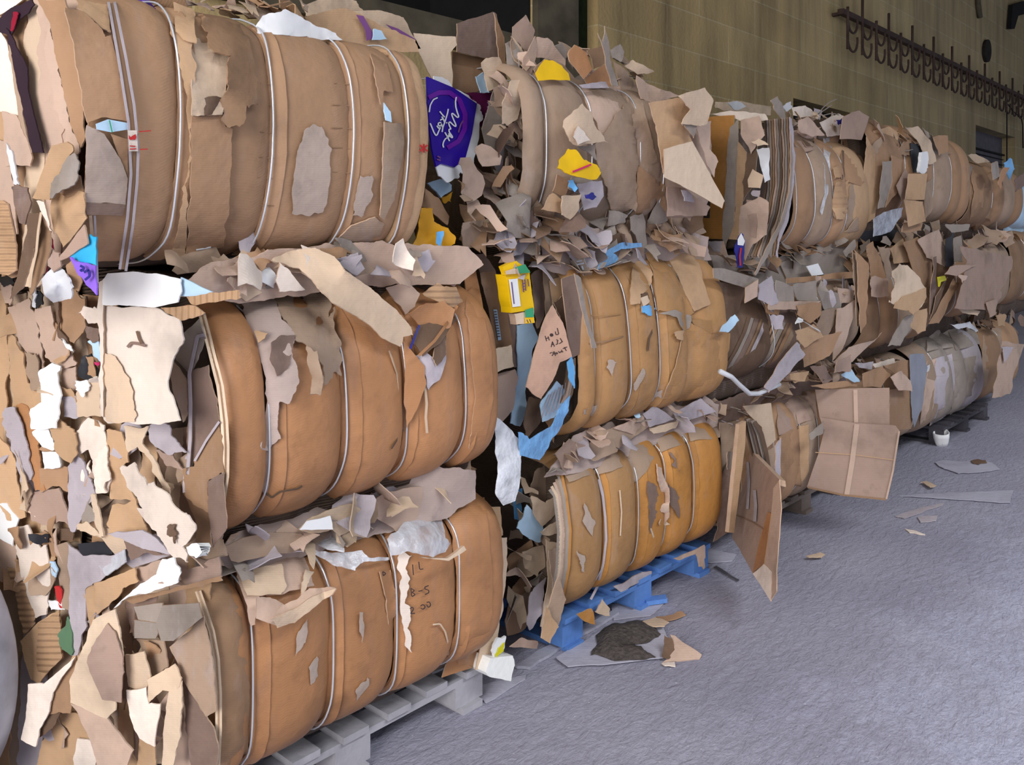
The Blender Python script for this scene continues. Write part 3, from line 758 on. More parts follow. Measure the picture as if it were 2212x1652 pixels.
# ------------------------------------------------------------------ traced detail of the nearest bales
CR = {'a': (0, 0, .3753), 'b': (500, 0, .3752), 'c': (950, 0, .3389), 'd': (1480, 150, .3309), 'e': (0, 560, .3873), 'f': (0, 1100, .3341),
      'g': (350, 520, .4237), 'h': (400, 1020, .3825), 'j': (1040, 480, .3148), 'k': (1050, 850, .3934), 'l': (1500, 460, .3219), 'n': (1480, 760, .339),
      'm': (860, 140, .2664), 'o': (1100, 1150, .3164), 't': (915, 160, .2627), 'w': (1130, 660, .2102), 'p': (0, 0, .1997), 'q': (0, 300, .2058), 'r': (0, 600, .1816), 's': (0, 880, .2119), 'u': (0, 0, 1.)}
def C(k, pts):
    x, y, s = CR[k]; return [(x + p[0] * s, y + p[1] * s) + tuple(p[2:]) for p in pts]
TINT = {'white': 'white', 'paleblue': 'pale blue', 'offwhite': 'off-white', 'blackish': 'black', 'navy': 'dark blue', 'crimson': 'crimson', 'yellow': 'bright yellow', 'skyblue': 'light blue', 'darkgreen': 'dark green', 'red': 'red', 'mauve': 'mauve', 'magenta': 'magenta', 'amber': 'amber yellow', 'voidpurple': 'dark maroon', 'clearfilm': 'clear'}
def q(b, name, k, pts, m, surf=None, off=.03, **kw):
    root = b.root if isinstance(b, Bale) else b
    if surf is None or getattr(surf, '__qualname__', '').startswith('Bale.F'): off = max(off, .027)
    if m in TINT and 'lab' not in kw: kw['lab'] = TINT[m] + ' ' + name.replace('_', ' ')
    return sheet(name, C(k, pts), surf or b.F(), m, root, off=off, **kw)
def edge(b, k, pts, m, width=5., off=.03, surf=None, name='board_edge'):
    if surf is None or surf.__qualname__.startswith('Bale.F'): off = max(off, .03)
    return strokes(name, [C(k, pts)], surf or b.F(), m, b.root, width, off)
# ---- T1: nearest bale of the top tier
f = T1.F(); e = T1.E()
q(T1, 'end_board', 'p', [(100,350),(130,170),(250,60),(360,70),(440,330),(540,700),(600,1100),(640,1500),(620,1652),(420,1652),(300,1100),(290,750)], 'tan', e, -.05, crumple=.006)
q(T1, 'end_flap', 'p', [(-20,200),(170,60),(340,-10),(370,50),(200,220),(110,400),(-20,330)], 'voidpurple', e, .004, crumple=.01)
q(T1, 'dark_fold', 'p', [(60,300),(120,380),(295,740),(305,1000),(380,1300),(470,1652),(340,1652),(230,1130),(150,850),(90,480)], 'voidpurple', e, .0085, tear=.6)  # dark strip painting in the shade between the end boards
q(T1, 'red_print', 'p', [(140,130),(190,130),(180,200),(130,340),(110,330)], 'crimson', e, .012, th=.002)
q(T1, 'end_board', 'p', [(-60,-30),(290,-30),(150,66),(-60,200)], 'bright', e, -.01)
q(T1, 'end_board', 'p', [(-60,330),(10,350),(80,480),(150,850),(225,1250),(200,1250),(-60,1190)], 'bright', e, .0)
q(T1, 'end_board', 'p', [(90,480),(120,600),(170,850),(230,1120),(300,1500),(345,1652),(300,1652),(200,1300),(140,860)], 'drab', e, .01)
q(T1, 'end_board', 'p', [(20,1200),(180,1250),(240,1400),(345,1690),(330,1800),(60,1800),(40,1530)], 'pink', e, .012)
q(T1, 'torn_layer', 'p', [(370,-10),(500,60),(560,400),(620,760),(690,960),(720,1200),(860,1640),(780,1652),(640,1290),(560,900),(480,500),(400,150)], 'pink', e, .02, tear=2.5, crumple=.01, cf=40)
q(T1, 'inner_flap', 'p', [(400,-10),(700,-10),(740,150),(800,500),(850,800),(900,1100),(920,1480),(870,1600),(760,1350),(690,1000),(600,600),(540,250)], 'kraft', e, .03)
q(T1, 'torn_panel', 'p', [(705,80),(870,110),(1010,220),(1100,310),(1140,400),(1200,380),(1280,700),(1340,1000),(1380,1310),(1100,1270),(950,1330),(910,1200),(840,760),(760,350)], 'kraft', f, .035)
q(T1, 'torn_panel', 'p', [(820,-20),(1150,-20),(1170,60),(1200,350),(1100,300),(1000,200),(830,80)], 'tan', f, .03)
q(T1, 'printed_label', 'p', [(1040,1340),(1170,1290),(1380,1330),(1385,1400),(1200,1430),(1050,1400)], 'paleblue', f, .04, tear=0)
edge(T1, 'p', [(1185,1300),(1215,1430)], 'green', 2.5, .047, name='label_stripe')
for l in ([(625,10),(690,380),(740,700),(755,1000),(735,1250),(690,1550)], [(660,10),(725,330),(772,600),(797,850),(790,1050),(765,1300),(725,1560)]):
    edge(T1, 'a', l, 'lav', 5.5, .048, name='stitched_edge')
edge(T1, 'a', [(642,20),(708,360),(757,650),(777,900),(770,1100),(745,1350),(708,1550)], 'brown', 8, .044, name='stitched_gap')
stk = q(T1, 'sticker', 'a', [(738,750),(788,750),(795,870),(745,870)], 'bright', f, .054, tear=0, th=.001)
stp = q(T1, 'sticker_print', 'a', [(742,778),(752,790),(765,780),(780,772),(786,790),(778,805),(764,802),(752,806),(743,798)], 'red', f, .057, tear=0, th=.001)
strokes('sticker_print', [C('a', [(748,840),(780,842)]), C('a', [(748,858),(785,856)]), C('a', [(800,758),(870,752)]), C('a', [(805,860),(850,858)])], f, 'red', None, 2.2, .057, par=stk)
stp.parent = stk
q(T1, 'tape_strip', 'a', [(490,1165),(720,1180),(708,1240),(500,1235)], 'purplebrown', f, .036, tear=.5, th=.001)
q(T1, 'scuffed_flap', 'a', [(500,720),(600,770),(690,910),(735,1030),(722,1180),(490,1165),(495,900)], 'lavscuff', f, .034)
q(T1, 'folded_corner', 'a', [(640,770),(735,800),(735,1020),(690,910)], 'kraft', f, .03)
edge(T1, 'a', [(545,1240),(555,1450),(562,1630)], 'lav', 5, .03); edge(T1, 'a', [(520,1240),(540,1450),(548,1630)], 'drab', 7, .035)
q(T1, 'torn_flap', 'a', [(1000,10),(1110,50),(1120,100),(1130,250),(1060,230),(1010,180)], 'tan', f, .04, crumple=.006)
q(T1, 'torn_edge', 'a', [(960,60),(1010,180),(1110,240),(1125,450),(1115,640),(1100,800),(1090,1000),(1075,1200),(1060,1490),(985,1490),(1050,1150),(1090,850),(1060,500),(1010,250)], 'tan', f, .032, tear=2)
q(T1, 'exposed_layer', 'a', [(1100,230),(1140,150),(1200,180),(1230,300),(1330,320),(1300,520),(1280,660),(1105,665)], 'light', f, .022, crumple=.022, cf=40)
q(T1, 'exposed_layer', 'a', [(1108,585),(1200,555),(1280,560),(1275,658),(1105,662)], 'dark', f, .040, crumple=.01)
q(T1, 'torn_flap', 'a', [(1140,90),(1170,85,.02),(1410,150),(1460,400),(1490,600),(1420,605,.01),(1412,690,.02),(1380,730,.02),(1310,732,.01),(1290,650),(1280,560),(1310,480,.03),(1330,320,.03),(1230,300,.02),(1200,180)], 'brown', f, .042, tear=2)
q(T1, 'lower_panel', 'a', [(1105,670),(1300,655),(1300,730),(1340,740),(1325,1100),(1290,1420),(1090,1490),(1070,1480),(1100,1000)], 'kraft', f, .034)
edge(T1, 'a', [(1130,1438),(1215,1424)], 'offwhite', 2.5, .045, name='staple')
q(T1, 'scuffed_patch', 'b', [(420,750),(520,730),(560,800),(570,1000),(550,1170),(500,1230),(350,1230),(350,1100),(380,880)], 'lavscuff', f, .020, tear=1.8, th=.001)
q(T1, 'scuffed_patch', 'b', [(740,1010),(810,1010),(805,1150),(760,1240),(700,1240),(715,1120)], 'lavscuff', f, .020, tear=1.8, th=.001)
q(T1, 'lower_flap', 'b', [(560,1432),(690,1300),(830,1250),(880,1290),(830,1440)], 'dustykraft', f, .03)
q(T1, 'torn_flap', 'b', [(800,310),(890,300),(930,530),(880,520),(860,600),(830,450)], 'kraft', f, .04)
q(T1, 'torn_flap', 'b', [(880,700),(980,710),(990,850),(940,1150),(880,1270),(855,1240),(870,1000)], 'drab', f, .04)
q(T1, 'paper_bit', 'b', [(878,590),(915,640),(922,705),(890,690)], 'paleblue', f, .036)
strokes('red_mark', [C('b', [(1085,835),(1130,870)]), C('b', [(1130,835),(1085,870)]), C('b', [(1108,828),(1108,878)])], f, 'red', T1.root, 3.2, .03)
for x0, x1, ys in ((150, 245, (480, 600, 760, 905, 1022, 1180)), (575, 690, (480, 603, 735, 848, 990)), (-130, -40, (470, 610, 830, 1020)), (870, 950, (770, 905))):
    strokes('crease', [C('b', [(x0 + 4 * (y % 7), y), ((x0 + x1) / 2, y + 3), (x1 - 5 * (y % 5), y + 5)]) for y in ys], f, 'brown', T1.root, 1.4, .018)
ty = onY(2.34)
q(T1, 'top_flap', 'b', [(420,95),(520,70),(640,45),(740,80),(860,150),(1060,230),(1080,300),(870,300),(640,280),(500,240)], 'tan', ty, 0, crumple=.01)
q(T1, 'top_board', 'b', [(630,60),(860,60),(990,100),(1030,180),(1090,280),(900,290),(760,120)], 'light', onY(2.5), 0)
q(T1, 'mauve_stripe', 'b', [(720,85),(760,92),(830,215),(780,235),(770,170)], 'mauve', ty, .02, th=.002, tear=0)
q(T1, 'mauve_stripe', 'b', [(890,140),(960,165),(1060,225),(1060,240),(980,215)], 'mauve', onY(2.48), 0, th=.002, tear=0)
q(T1, 'paper_bit', 'b', [(820,165),(860,175),(895,225),(812,230)], 'paleblue', ty, .03)
q(T1, 'top_board', 'b', [(410,30),(560,-10),(720,5),(760,60),(640,70),(540,90),(430,90)], 'light', onY(2.55), 0, crumple=.02)
q(T1, 'back_board', 'b', [(1050,190),(1290,210),(1300,260),(1262,300),(1272,500),(1180,520),(1080,300)], 'beige', onY(2.5), 0, tear=.6)
wb = sheet('white_bag', C('b', [(140,150),(180,90),(250,75),(310,52),(380,85),(440,120),(600,190),(640,230),(500,230),(300,200),(150,190)]), onY(2.16), 'white', None, crumple=.025, cf=18, th=.003)
tag(wb, 'white plastic bag bulging over the top edge of the smooth wired bale', 'bag')
vb = sheet('violet_wrapper', C('a', [(700,10),(850,-12),(890,45),(920,70),(860,60),(730,35)]), onY(2.28), 'violet', None, crumple=.02, cf=20)
tag(vb, 'violet wrapper peeking over the top left of the smooth wired bale', 'wrapper')
fill(T1, C('b', [(-600,30),(0,20),(420,30),(420,110),(0,80),(-200,60),(-600,20)]), 26, onY(2.36), ['tan', 'light', 'kraft', 'pink'], (.08, .2), seed=21, lift=(-.05, .06))

# ---- between the nearest top bales: box, cartons, wrapper
bp = plane((920, 300, 2.27), (1040, 300, 2.42), (970, 400, 2.27))
cb = thing('chocolate_box', atY(970, 360, 2.4), 'flattened purple chocolate box with white script lettering and white tray', 'box')
lid = sheet('lid', C('m', [(235,95),(450,185),(640,315),(600,560),(545,760),(460,830),(350,800),(310,825),(275,680),(245,400)]), bp, 'purple', cb, off=.02, tear=0, th=.006)
sheet('tray', C('m', [(290,90),(400,120),(450,190),(560,240),(640,312),(668,330),(665,370),(688,410),(690,440),(660,500),(600,890),(540,890),(505,870),(500,910),(470,920),(400,955),(330,900),(300,800),(280,300)]), bp, 'white', cb, off=.004, tear=1)
strokes('printed_ring', [C('m', [(248,265),(330,225),(420,225),(500,285),(545,400),(540,520),(490,620),(400,672)])], bp, 'glow', None, 10, .0275, par=lid, lab='magenta printed ring')
strokes('script_lettering', [C('t', l) for l in (
    [(270,188),(263,225),(266,270),(278,315),(292,350),(282,360),(262,342),(236,318),(230,328),(245,368),(268,420),(266,434),(248,422),(218,392)], [(218,392),(205,398),(214,428),(226,452)], [(188,396),(194,404)],
    [(226,452),(207,452),(212,478),(238,512),(240,526),(228,522),(206,488)], [(176,478),(198,518),(214,550)], [(190,510),(212,503),(210,520),(194,522)], [(198,522),(180,530),(163,560),(159,588),(167,603)],
    [(134,306),(150,328),(174,354)], [(204,286),(198,320),(180,380),(160,436),(153,476)], [(150,350),(168,378),(172,394)], [(166,374),(150,370),(138,380)],
    [(146,398),(124,398),(118,416),(134,430),(150,418),(146,402),(152,426),(160,442)], [(110,424),(124,446),(142,446)], [(138,436),(128,462),(112,500),(104,508),(86,480),(64,424),(55,404)], [(116,194),(82,208),(56,254),(47,312)])], bp, 'white', None, 2.5, .029, par=lid, lab='white script lettering')
strokes('small_print', [C('m', [(528,452),(510,480),(500,510),(490,548)]), C('m', [(320,740),(345,755)]), C('m', [(316,765),(346,775)])], bp, 'mauve', None, 3, .029, par=lid)
mc = sheet('maroon_carton', C('m', [(575,225),(780,225),(782,490),(690,500),(660,470),(680,420),(635,310)]), onY(2.5), 'maroon', None, th=.02, tear=1)
tag(mc, 'maroon printed carton behind the purple chocolate box', 'carton')
st = strokes('carton_print', [C('m', [(730,300),(745,330),(725,345)]), C('m', [(752,295),(775,330)]), C('m', [(715,390),(710,440),(735,445)]), C('m', [(760,370),(778,400)])], onY(2.5), 'lav', None, 3, .006); sub(st, mc)
t = sheet('white_tag', C('m', [(630,95),(690,60),(740,225),(670,225)]), onY(2.46), 'paleblue', None, crumple=.006); tag(t, 'white paper tag sticking up above the maroon carton', 'tag')
t = sheet('paper_tray', C('m', [(240,960),(340,925),(435,975),(432,1020),(350,1078),(300,1020)]), onY(2.34), 'paleblue', None, crumple=.01, th=.01); tag(t, 'pale blue paper scrap under the purple chocolate box', 'paper')
yw = sheet('yellow_wrapper', C('m', [(190,1160),(280,1165),(290,1270),(410,1330),(465,1390),(460,1450),(350,1510),(120,1520),(60,1500),(150,1400)]), onY(2.2), 'amber', None, crumple=.03, cf=18, th=.006)
tag(yw, 'torn yellow wrapper with a blue label at the foot of the wired bale', 'wrapper')
t = sheet('blue_label', C('m', [(312,1360),(372,1350),(352,1480),(312,1450)]), onY(2.2), 'skyblue', None, off=.04, crumple=.01, th=.002); sub(t, yw)
q(T1, 'crumpled_flap', 'm', [(220,1000),(330,1080),(415,1230),(400,1300),(290,1210),(190,1150)], 'kraft', onY(2.3), 0, crumple=.02)
q(T1, 'amber_bit', 'm', [(350,1075),(445,1030),(430,1110),(380,1125)], 'amber', onY(2.36), 0)

# ---- T1 / M1 corner at the left end
q(T1, 'rolled_board', 'q', [(540,70),(700,30),(770,120),(720,180),(560,480),(520,640),(340,620),(420,400)], 'tan', e, .08, crumple=.012)
q(T1, 'torn_layer', 'q', [(740,170),(790,150),(820,380),(780,480),(640,540),(520,620),(560,430),(650,300)], 'grey', e, .09, tear=2, crumple=.014, cf=30)
q(T1, 'bag_board', 'q', [(540,600),(700,520),(880,560),(910,830),(800,980),(660,1140),(560,950),(530,780)], 'tan', e, .03, crumple=.02, cf=9)
q(T1, 'inner_board', 'q', [(560,540),(830,380),(880,560),(700,620)], 'brown', e, .04)
q(T1, 'end_board', 'q', [(-60,0),(60,20),(150,500),(180,1000),(-60,1000)], 'pink', e, -.01)
q(T1, 'end_board', 'q', [(-60,650),(80,680),(150,1000),(170,1380),(80,1430),(-60,1400)], 'ribbed', e, .0)
q(T1, 'end_board', 'q', [(60,40),(120,120),(180,400),(200,480),(140,470),(90,220)], 'offwhite', e, .02)
q(T1, 'torn_layer', 'q', [(120,500),(180,470),(290,520),(320,690),(260,900),(200,880),(150,700)], 'purplebrown', e, .04, crumple=.02, cf=30)
q(T1, 'dark_flap', 'q', [(300,780),(400,790),(410,960),(330,1250),(240,1560),(100,1680),(200,1350),(260,1050)], 'dark', e, .10)
q(T1, 'dark_flap', 'q', [(420,780),(520,960),(530,1150),(460,1400),(320,1640),(300,1540),(360,1200)], 'brown', e, .07)
edge(T1, 'q', [(430,770),(400,960),(380,1180),(330,1400),(310,1560)], 'light', 5, .105, e)
q(T1, 'crimson_print', 'q', [(480,960),(530,960),(560,1200),(470,1420),(430,1250)], 'crimson', e, .055)
q(T1, 'fringe', 'q', [(380,650),(460,660),(520,900),(560,1000),(520,960),(430,760)], 'bright', e, .11)
q(T1, 'low_flap', 'q', [(880,900),(920,1100),(700,1250),(600,1300),(640,1210)], 'boardpink', e, .06)
q(T1, 'low_flap', 'q', [(540,1150),(620,1200),(640,1330),(560,1400),(500,1330)], 'boardpink', e, .06, crumple=.01)
cw = sheet('cyan_wrapper', C('q', [(720,1220),(880,1130),(940,1000),(1010,1030),(1010,1330),(900,1300),(760,1260)]), e, 'cyan', None, off=.05, crumple=.01); tag(cw, 'bright cyan wrapper tucked under the lower left corner of the top bale', 'wrapper')
cw = sheet('violet_card', C('q', [(730,1240),(800,1290),(1000,1330),(1010,1640),(900,1530),(820,1430)]), e, 'violet', None, off=.07, crumple=.008); tag(cw, 'violet printed card below the cyan wrapper at the left end', 'card')
st = strokes('card_print', [C('q', [(840,1330),(880,1350),(860,1390),(840,1370)]), C('q', [(880,1400),(930,1370),(940,1440),(890,1480)])], e, 'navy', None, 5, .09); sub(st, cw)
fw = sheet('foil_wrapper', C('q', [(430,1480),(560,1340),(640,1350),(700,1420),(760,1560),(740,1680),(560,1720),(470,1640)]), e, 'offwhite', None, off=.06, crumple=.05, cf=26); tag(fw, 'crumpled dark and white wrapper between the two left end bales', 'wrapper')
q(T1, 'low_flap', 'q', [(690,1330),(760,1260),(860,1480),(820,1600),(740,1560)], 'kraft', e, .05, crumple=.015)
# ---- M1: nearest bale of the middle tier
f = M1.F(); e = M1.E()
for l, m in (([(190,365),(240,560),(285,740),(305,920),(312,1050),(312,1200),(280,1400),(225,1600)], 'beige'), ([(213,368),(262,560),(308,740),(330,920),(337,1050),(335,1200),(305,1400),(250,1610)], 'beige'), ([(202,366),(252,560),(297,740),(318,920),(325,1050),(324,1200),(293,1400),(238,1605)], 'brown')):
    edge(M1, 'g', l, m, 6 if m == 'beige' else 5, .05)
q(M1, 'torn_cover', 'g', [(565,270),(620,262),(830,265),(865,330),(850,390),(880,335),(905,560),(915,690),(870,700),(830,735),(800,600),(740,530),(690,510),(680,480),(620,400)], 'drab', f, .05, tear=2.5)
q(M1, 'hanging_curl', 'g', [(735,535),(790,560,.03),(820,700,.06),(805,790,.04),(755,780,.02),(765,700),(740,620)], 'drab', f, .055, tear=1)
q(M1, 'peeled_layer', 'g', [(400,315),(520,270),(570,290),(610,400),(680,480),(660,560),(690,640),(700,720),(650,830),(600,820),(590,900),(605,1010),(560,1040),(545,1100),(535,1290),(512,1280),(520,1000),(530,700),(490,560),(450,450)], 'dustypink', f, .035, tear=1.4, crumple=.012, cf=30)
q(M1, 'exposed_layer', 'g', [(610,480),(680,480),(665,560),(640,650),(590,690),(550,600),(560,520)], 'purplebrown', f, .05, crumple=.015, cf=40)
q(M1, 'torn_bit', 'g', [(470,460),(540,470),(520,500),(490,520)], 'tan', f, .07)
edge(M1, 'g', [(530,1290),(560,1310),(600,1280),(690,1265),(715,1250)], 'dark', 3.5, .03, name='tear_line')
edge(M1, 'g', [(940,1290),(985,1260),(1010,1235)], 'dark', 3, .03, name='tear_line')
q(M1, 'exposed_layer', 'g', [(1290,590),(1340,560),(1390,600),(1450,480),(1450,600),(1420,700),(1360,760),(1330,640)], 'lav', f, .03, crumple=.015, cf=40)
q(M1, 'exposed_layer', 'g', [(1400,520),(1450,470),(1448,580),(1400,640),(1380,600)], 'dark', f, .05)
edge(M1, 'g', [(1340,730),(1350,830),(1345,900),(1352,980)], 'light', 5, .03, name='tear_line')
edge(M1, 'g', [(1160,560),(1200,680),(1215,800)], 'light', 2.5, .025, name='tear_line'); edge(M1, 'g', [(1220,800),(1240,950),(1170,1060)], 'dark', 3, .03, name='tear_line')
q(M1, 'torn_flap', 'g', [(1230,510),(1300,590),(1340,640),(1345,740),(1300,860),(1250,960),(1232,820),(1240,640)], 'orange', f, .045)
q(M1, 'crumpled_flap', 'g', [(1290,70),(1440,45),(1560,140),(1490,235),(1400,195),(1310,135)], 'pink', onY(2.2), .0, crumple=.03, cf=14)
q(M1, 'crumpled_flap', 'g', [(1330,270),(1400,215),(1440,235),(1500,235),(1535,310),(1490,340),(1370,295)], 'ribbed', onY(2.1), .0, crumple=.02)
q(M1, 'crumpled_flap', 'g', [(1145,240),(1250,205),(1315,270),(1290,335),(1240,375),(1185,305)], 'pink', onY(2.12), .0, crumple=.015)
q(M1, 'rolled_flap', 'g', [(1255,375),(1350,320),(1440,305),(1495,350),(1470,440),(1380,470),(1310,430)], 'orange', onY(2.08), .0, crumple=.02)
q(M1, 'rolled_flap', 'g', [(1280,520),(1310,430),(1480,360),(1500,400),(1420,520),(1330,590)], 'dark', f, .05, crumple=.01)
edge(M1, 'g', [(1265,550),(1312,430)], 'navy', 5, .07, name='blue_strip'); edge(M1, 'g', [(1310,585),(1390,510),(1470,400),(1505,330)], 'orange', 6, .08)
q(M1, 'end_board', 'g', [(1540,150),(1600,150),(1680,560),(1690,800),(1640,1070),(1560,1110),(1600,800)], 'orange', f, .03)
q(M1, 'back_board', 'g', [(1560,70),(1640,65),(1700,150),(1745,350),(1690,345),(1620,150)], 'boardpink', onY(2.32), 0)
q(M1, 'back_board', 'g', [(1625,165),(1700,150),(1760,360),(1790,560),(1700,580),(1680,420)], 'brown', onY(2.26), 0)
bcl = q(M1, 'barcode_label', 'g', [(1690,350),(1708,350),(1730,505),(1714,508)], 'paleblue', onY(2.255), 0, tear=0, th=.001)
strokes('barcode_bars', [C('g', [(1693 + k * 2.1, 362 + k * 14), (1706 + k * 2.1, 361 + k * 14)]) for k in range(10)], onY(2.25), 'ink', None, 1.8, 0., par=bcl)
q(M1, 'back_board', 'g', [(1750,350),(1800,350),(1812,640),(1790,640),(1780,530)], 'purplebrown', onY(2.3), 0)
q(M1, 'beige_tag', 'g', [(1698,555),(1780,530),(1795,640),(1710,670)], 'beige', onY(2.22), 0)
q(M1, 'crumpled_flap', 'g', [(1705,680),(1800,655),(1818,700),(1790,860),(1730,930),(1690,920)], 'pink', onY(2.26), 0, crumple=.02)
# top rubble
fill(M1, C('g', [(60,190),(300,100),(560,90),(1000,60),(1300,60),(1340,160),(1150,210),(900,170),(560,250),(380,290),(150,260)]), 24, onY(2.12), ['pink', 'lav', 'light', 'grey', 'drab', 'bright'], (.07, .15), (0, -1, .4), 31, (-.04, .05))
q(M1, 'white_paper', 'g', [(410,110),(520,100),(585,180),(570,240),(470,190)], 'white', onY(2.14), 0, crumple=.02)
q(M1, 'pale_paper', 'g', [(205,160),(330,118),(400,130),(300,155)], 'paleblue', onY(2.2), 0, crumple=.01)
q(M1, 'top_flap', 'g', [(240,185),(330,158),(510,262),(430,310)], 'light', onY(2.12), 0)
q(M1, 'top_flap', 'g', [(600,110),(650,150),(730,250),(600,260),(580,200)], 'bright', onY(2.1), 0)
ls = sheet('cardboard_strip', C('g', [(560,100,-.12),(660,50,-.14),(780,35,-.10),(880,80,-.06),(930,150),(1050,230),(1180,340),(1270,440),(1280,480),(1230,490),(1215,540),(1130,500),(1060,430),(900,330),(800,240,-.02),(700,140,-.10)]), onY(2.02), 'light', None, off=0, th=.006, crumple=.004)
tag(ls, 'long loose beige cardboard strip lying over the torn middle bale', 'cardboard strip')
# crushed carton at the left corner
bx = plane((220, 700, 2.32), (400, 700, 2.02), (220, 900, 2.32))
q(M1, 'carton_panel', 'e', [(560,260),(860,265),(920,300),(1000,330),(1025,450),(965,560),(935,700),(1005,900),(890,922),(600,915),(575,880),(566,600)], 'bright', bx, .0, tear=1, crumple=.003)
q(M1, 'carton_top', 'e', [(575,112),(600,78),(760,70),(920,90),(1005,110),(1010,180),(990,240),(860,268),(720,258),(572,255)], 'white', bx, .03, tear=.5)
q(M1, 'carton_edge', 'e', [(550,130),(576,110),(576,880),(560,860)], 'bright', bx, .02)
edge(M1, 'e', [(762,400),(775,445),(790,470)], 'dark', 5, .012, bx, 'tear_line'); edge(M1, 'e', [(710,490),(730,465),(770,470),(810,482)], 'purplebrown', 6, .012, bx, 'tear_line')
q(M1, 'ribbed_flap', 'e', [(895,270),(1080,258),(1140,300),(1070,330),(1000,335),(930,300)], 'ribbed', bx, .035, rot=1.57)
q(M1, 'ribbed_flap', 'e', [(1040,210),(1200,185),(1330,170),(1342,215),(1200,240),(1070,252)], 'ribbed', bx, .02, rot=1.57)
q(M1, 'pale_paper', 'e', [(1008,100),(1180,180),(1205,212),(1010,205)], 'paleblue', bx, .01)
# folded dark sheets at the left end
q(M1, 'end_fold', 'e', [(955,480),(1110,330),(1145,440),(1100,560),(1060,640),(1020,600),(980,560)], 'grey', e, .03, crumple=.02, cf=20)
q(M1, 'end_fold', 'e', [(925,580),(960,560),(1045,680),(1050,860),(1020,910),(960,720)], 'drab', e, .02, crumple=.015, cf=30)
q(M1, 'end_sheet', 'e', [(1045,640),(1160,590),(1222,900),(1080,1130),(1040,1210),(1050,900)], 'purplebrown', e, .03)
q(M1, 'end_sheet', 'e', [(1040,1160),(1080,1120),(1222,905),(1250,1190),(1160,1240),(1175,1420),(1040,1330),(1020,1230)], 'brown', e, .05, tear=2)
q(M1, 'end_sheet', 'e', [(1155,1240),(1245,1190),(1262,1500),(1190,1610),(1160,1400)], 'purplebrown', e, .06)
q(M1, 'end_sheet', 'e', [(1020,1300),(1170,1400),(1180,1600),(1100,1620),(1090,1450)], 'brown', e, .02)
edge(M1, 'e', [(1085,1125),(1150,1010),(1222,905)], 'lav', 5, .06, e); edge(M1, 'e', [(1045,1200),(1060,1000),(1062,800),(1055,640),(1100,430),(1140,420)], 'lav', 7, .05, e)
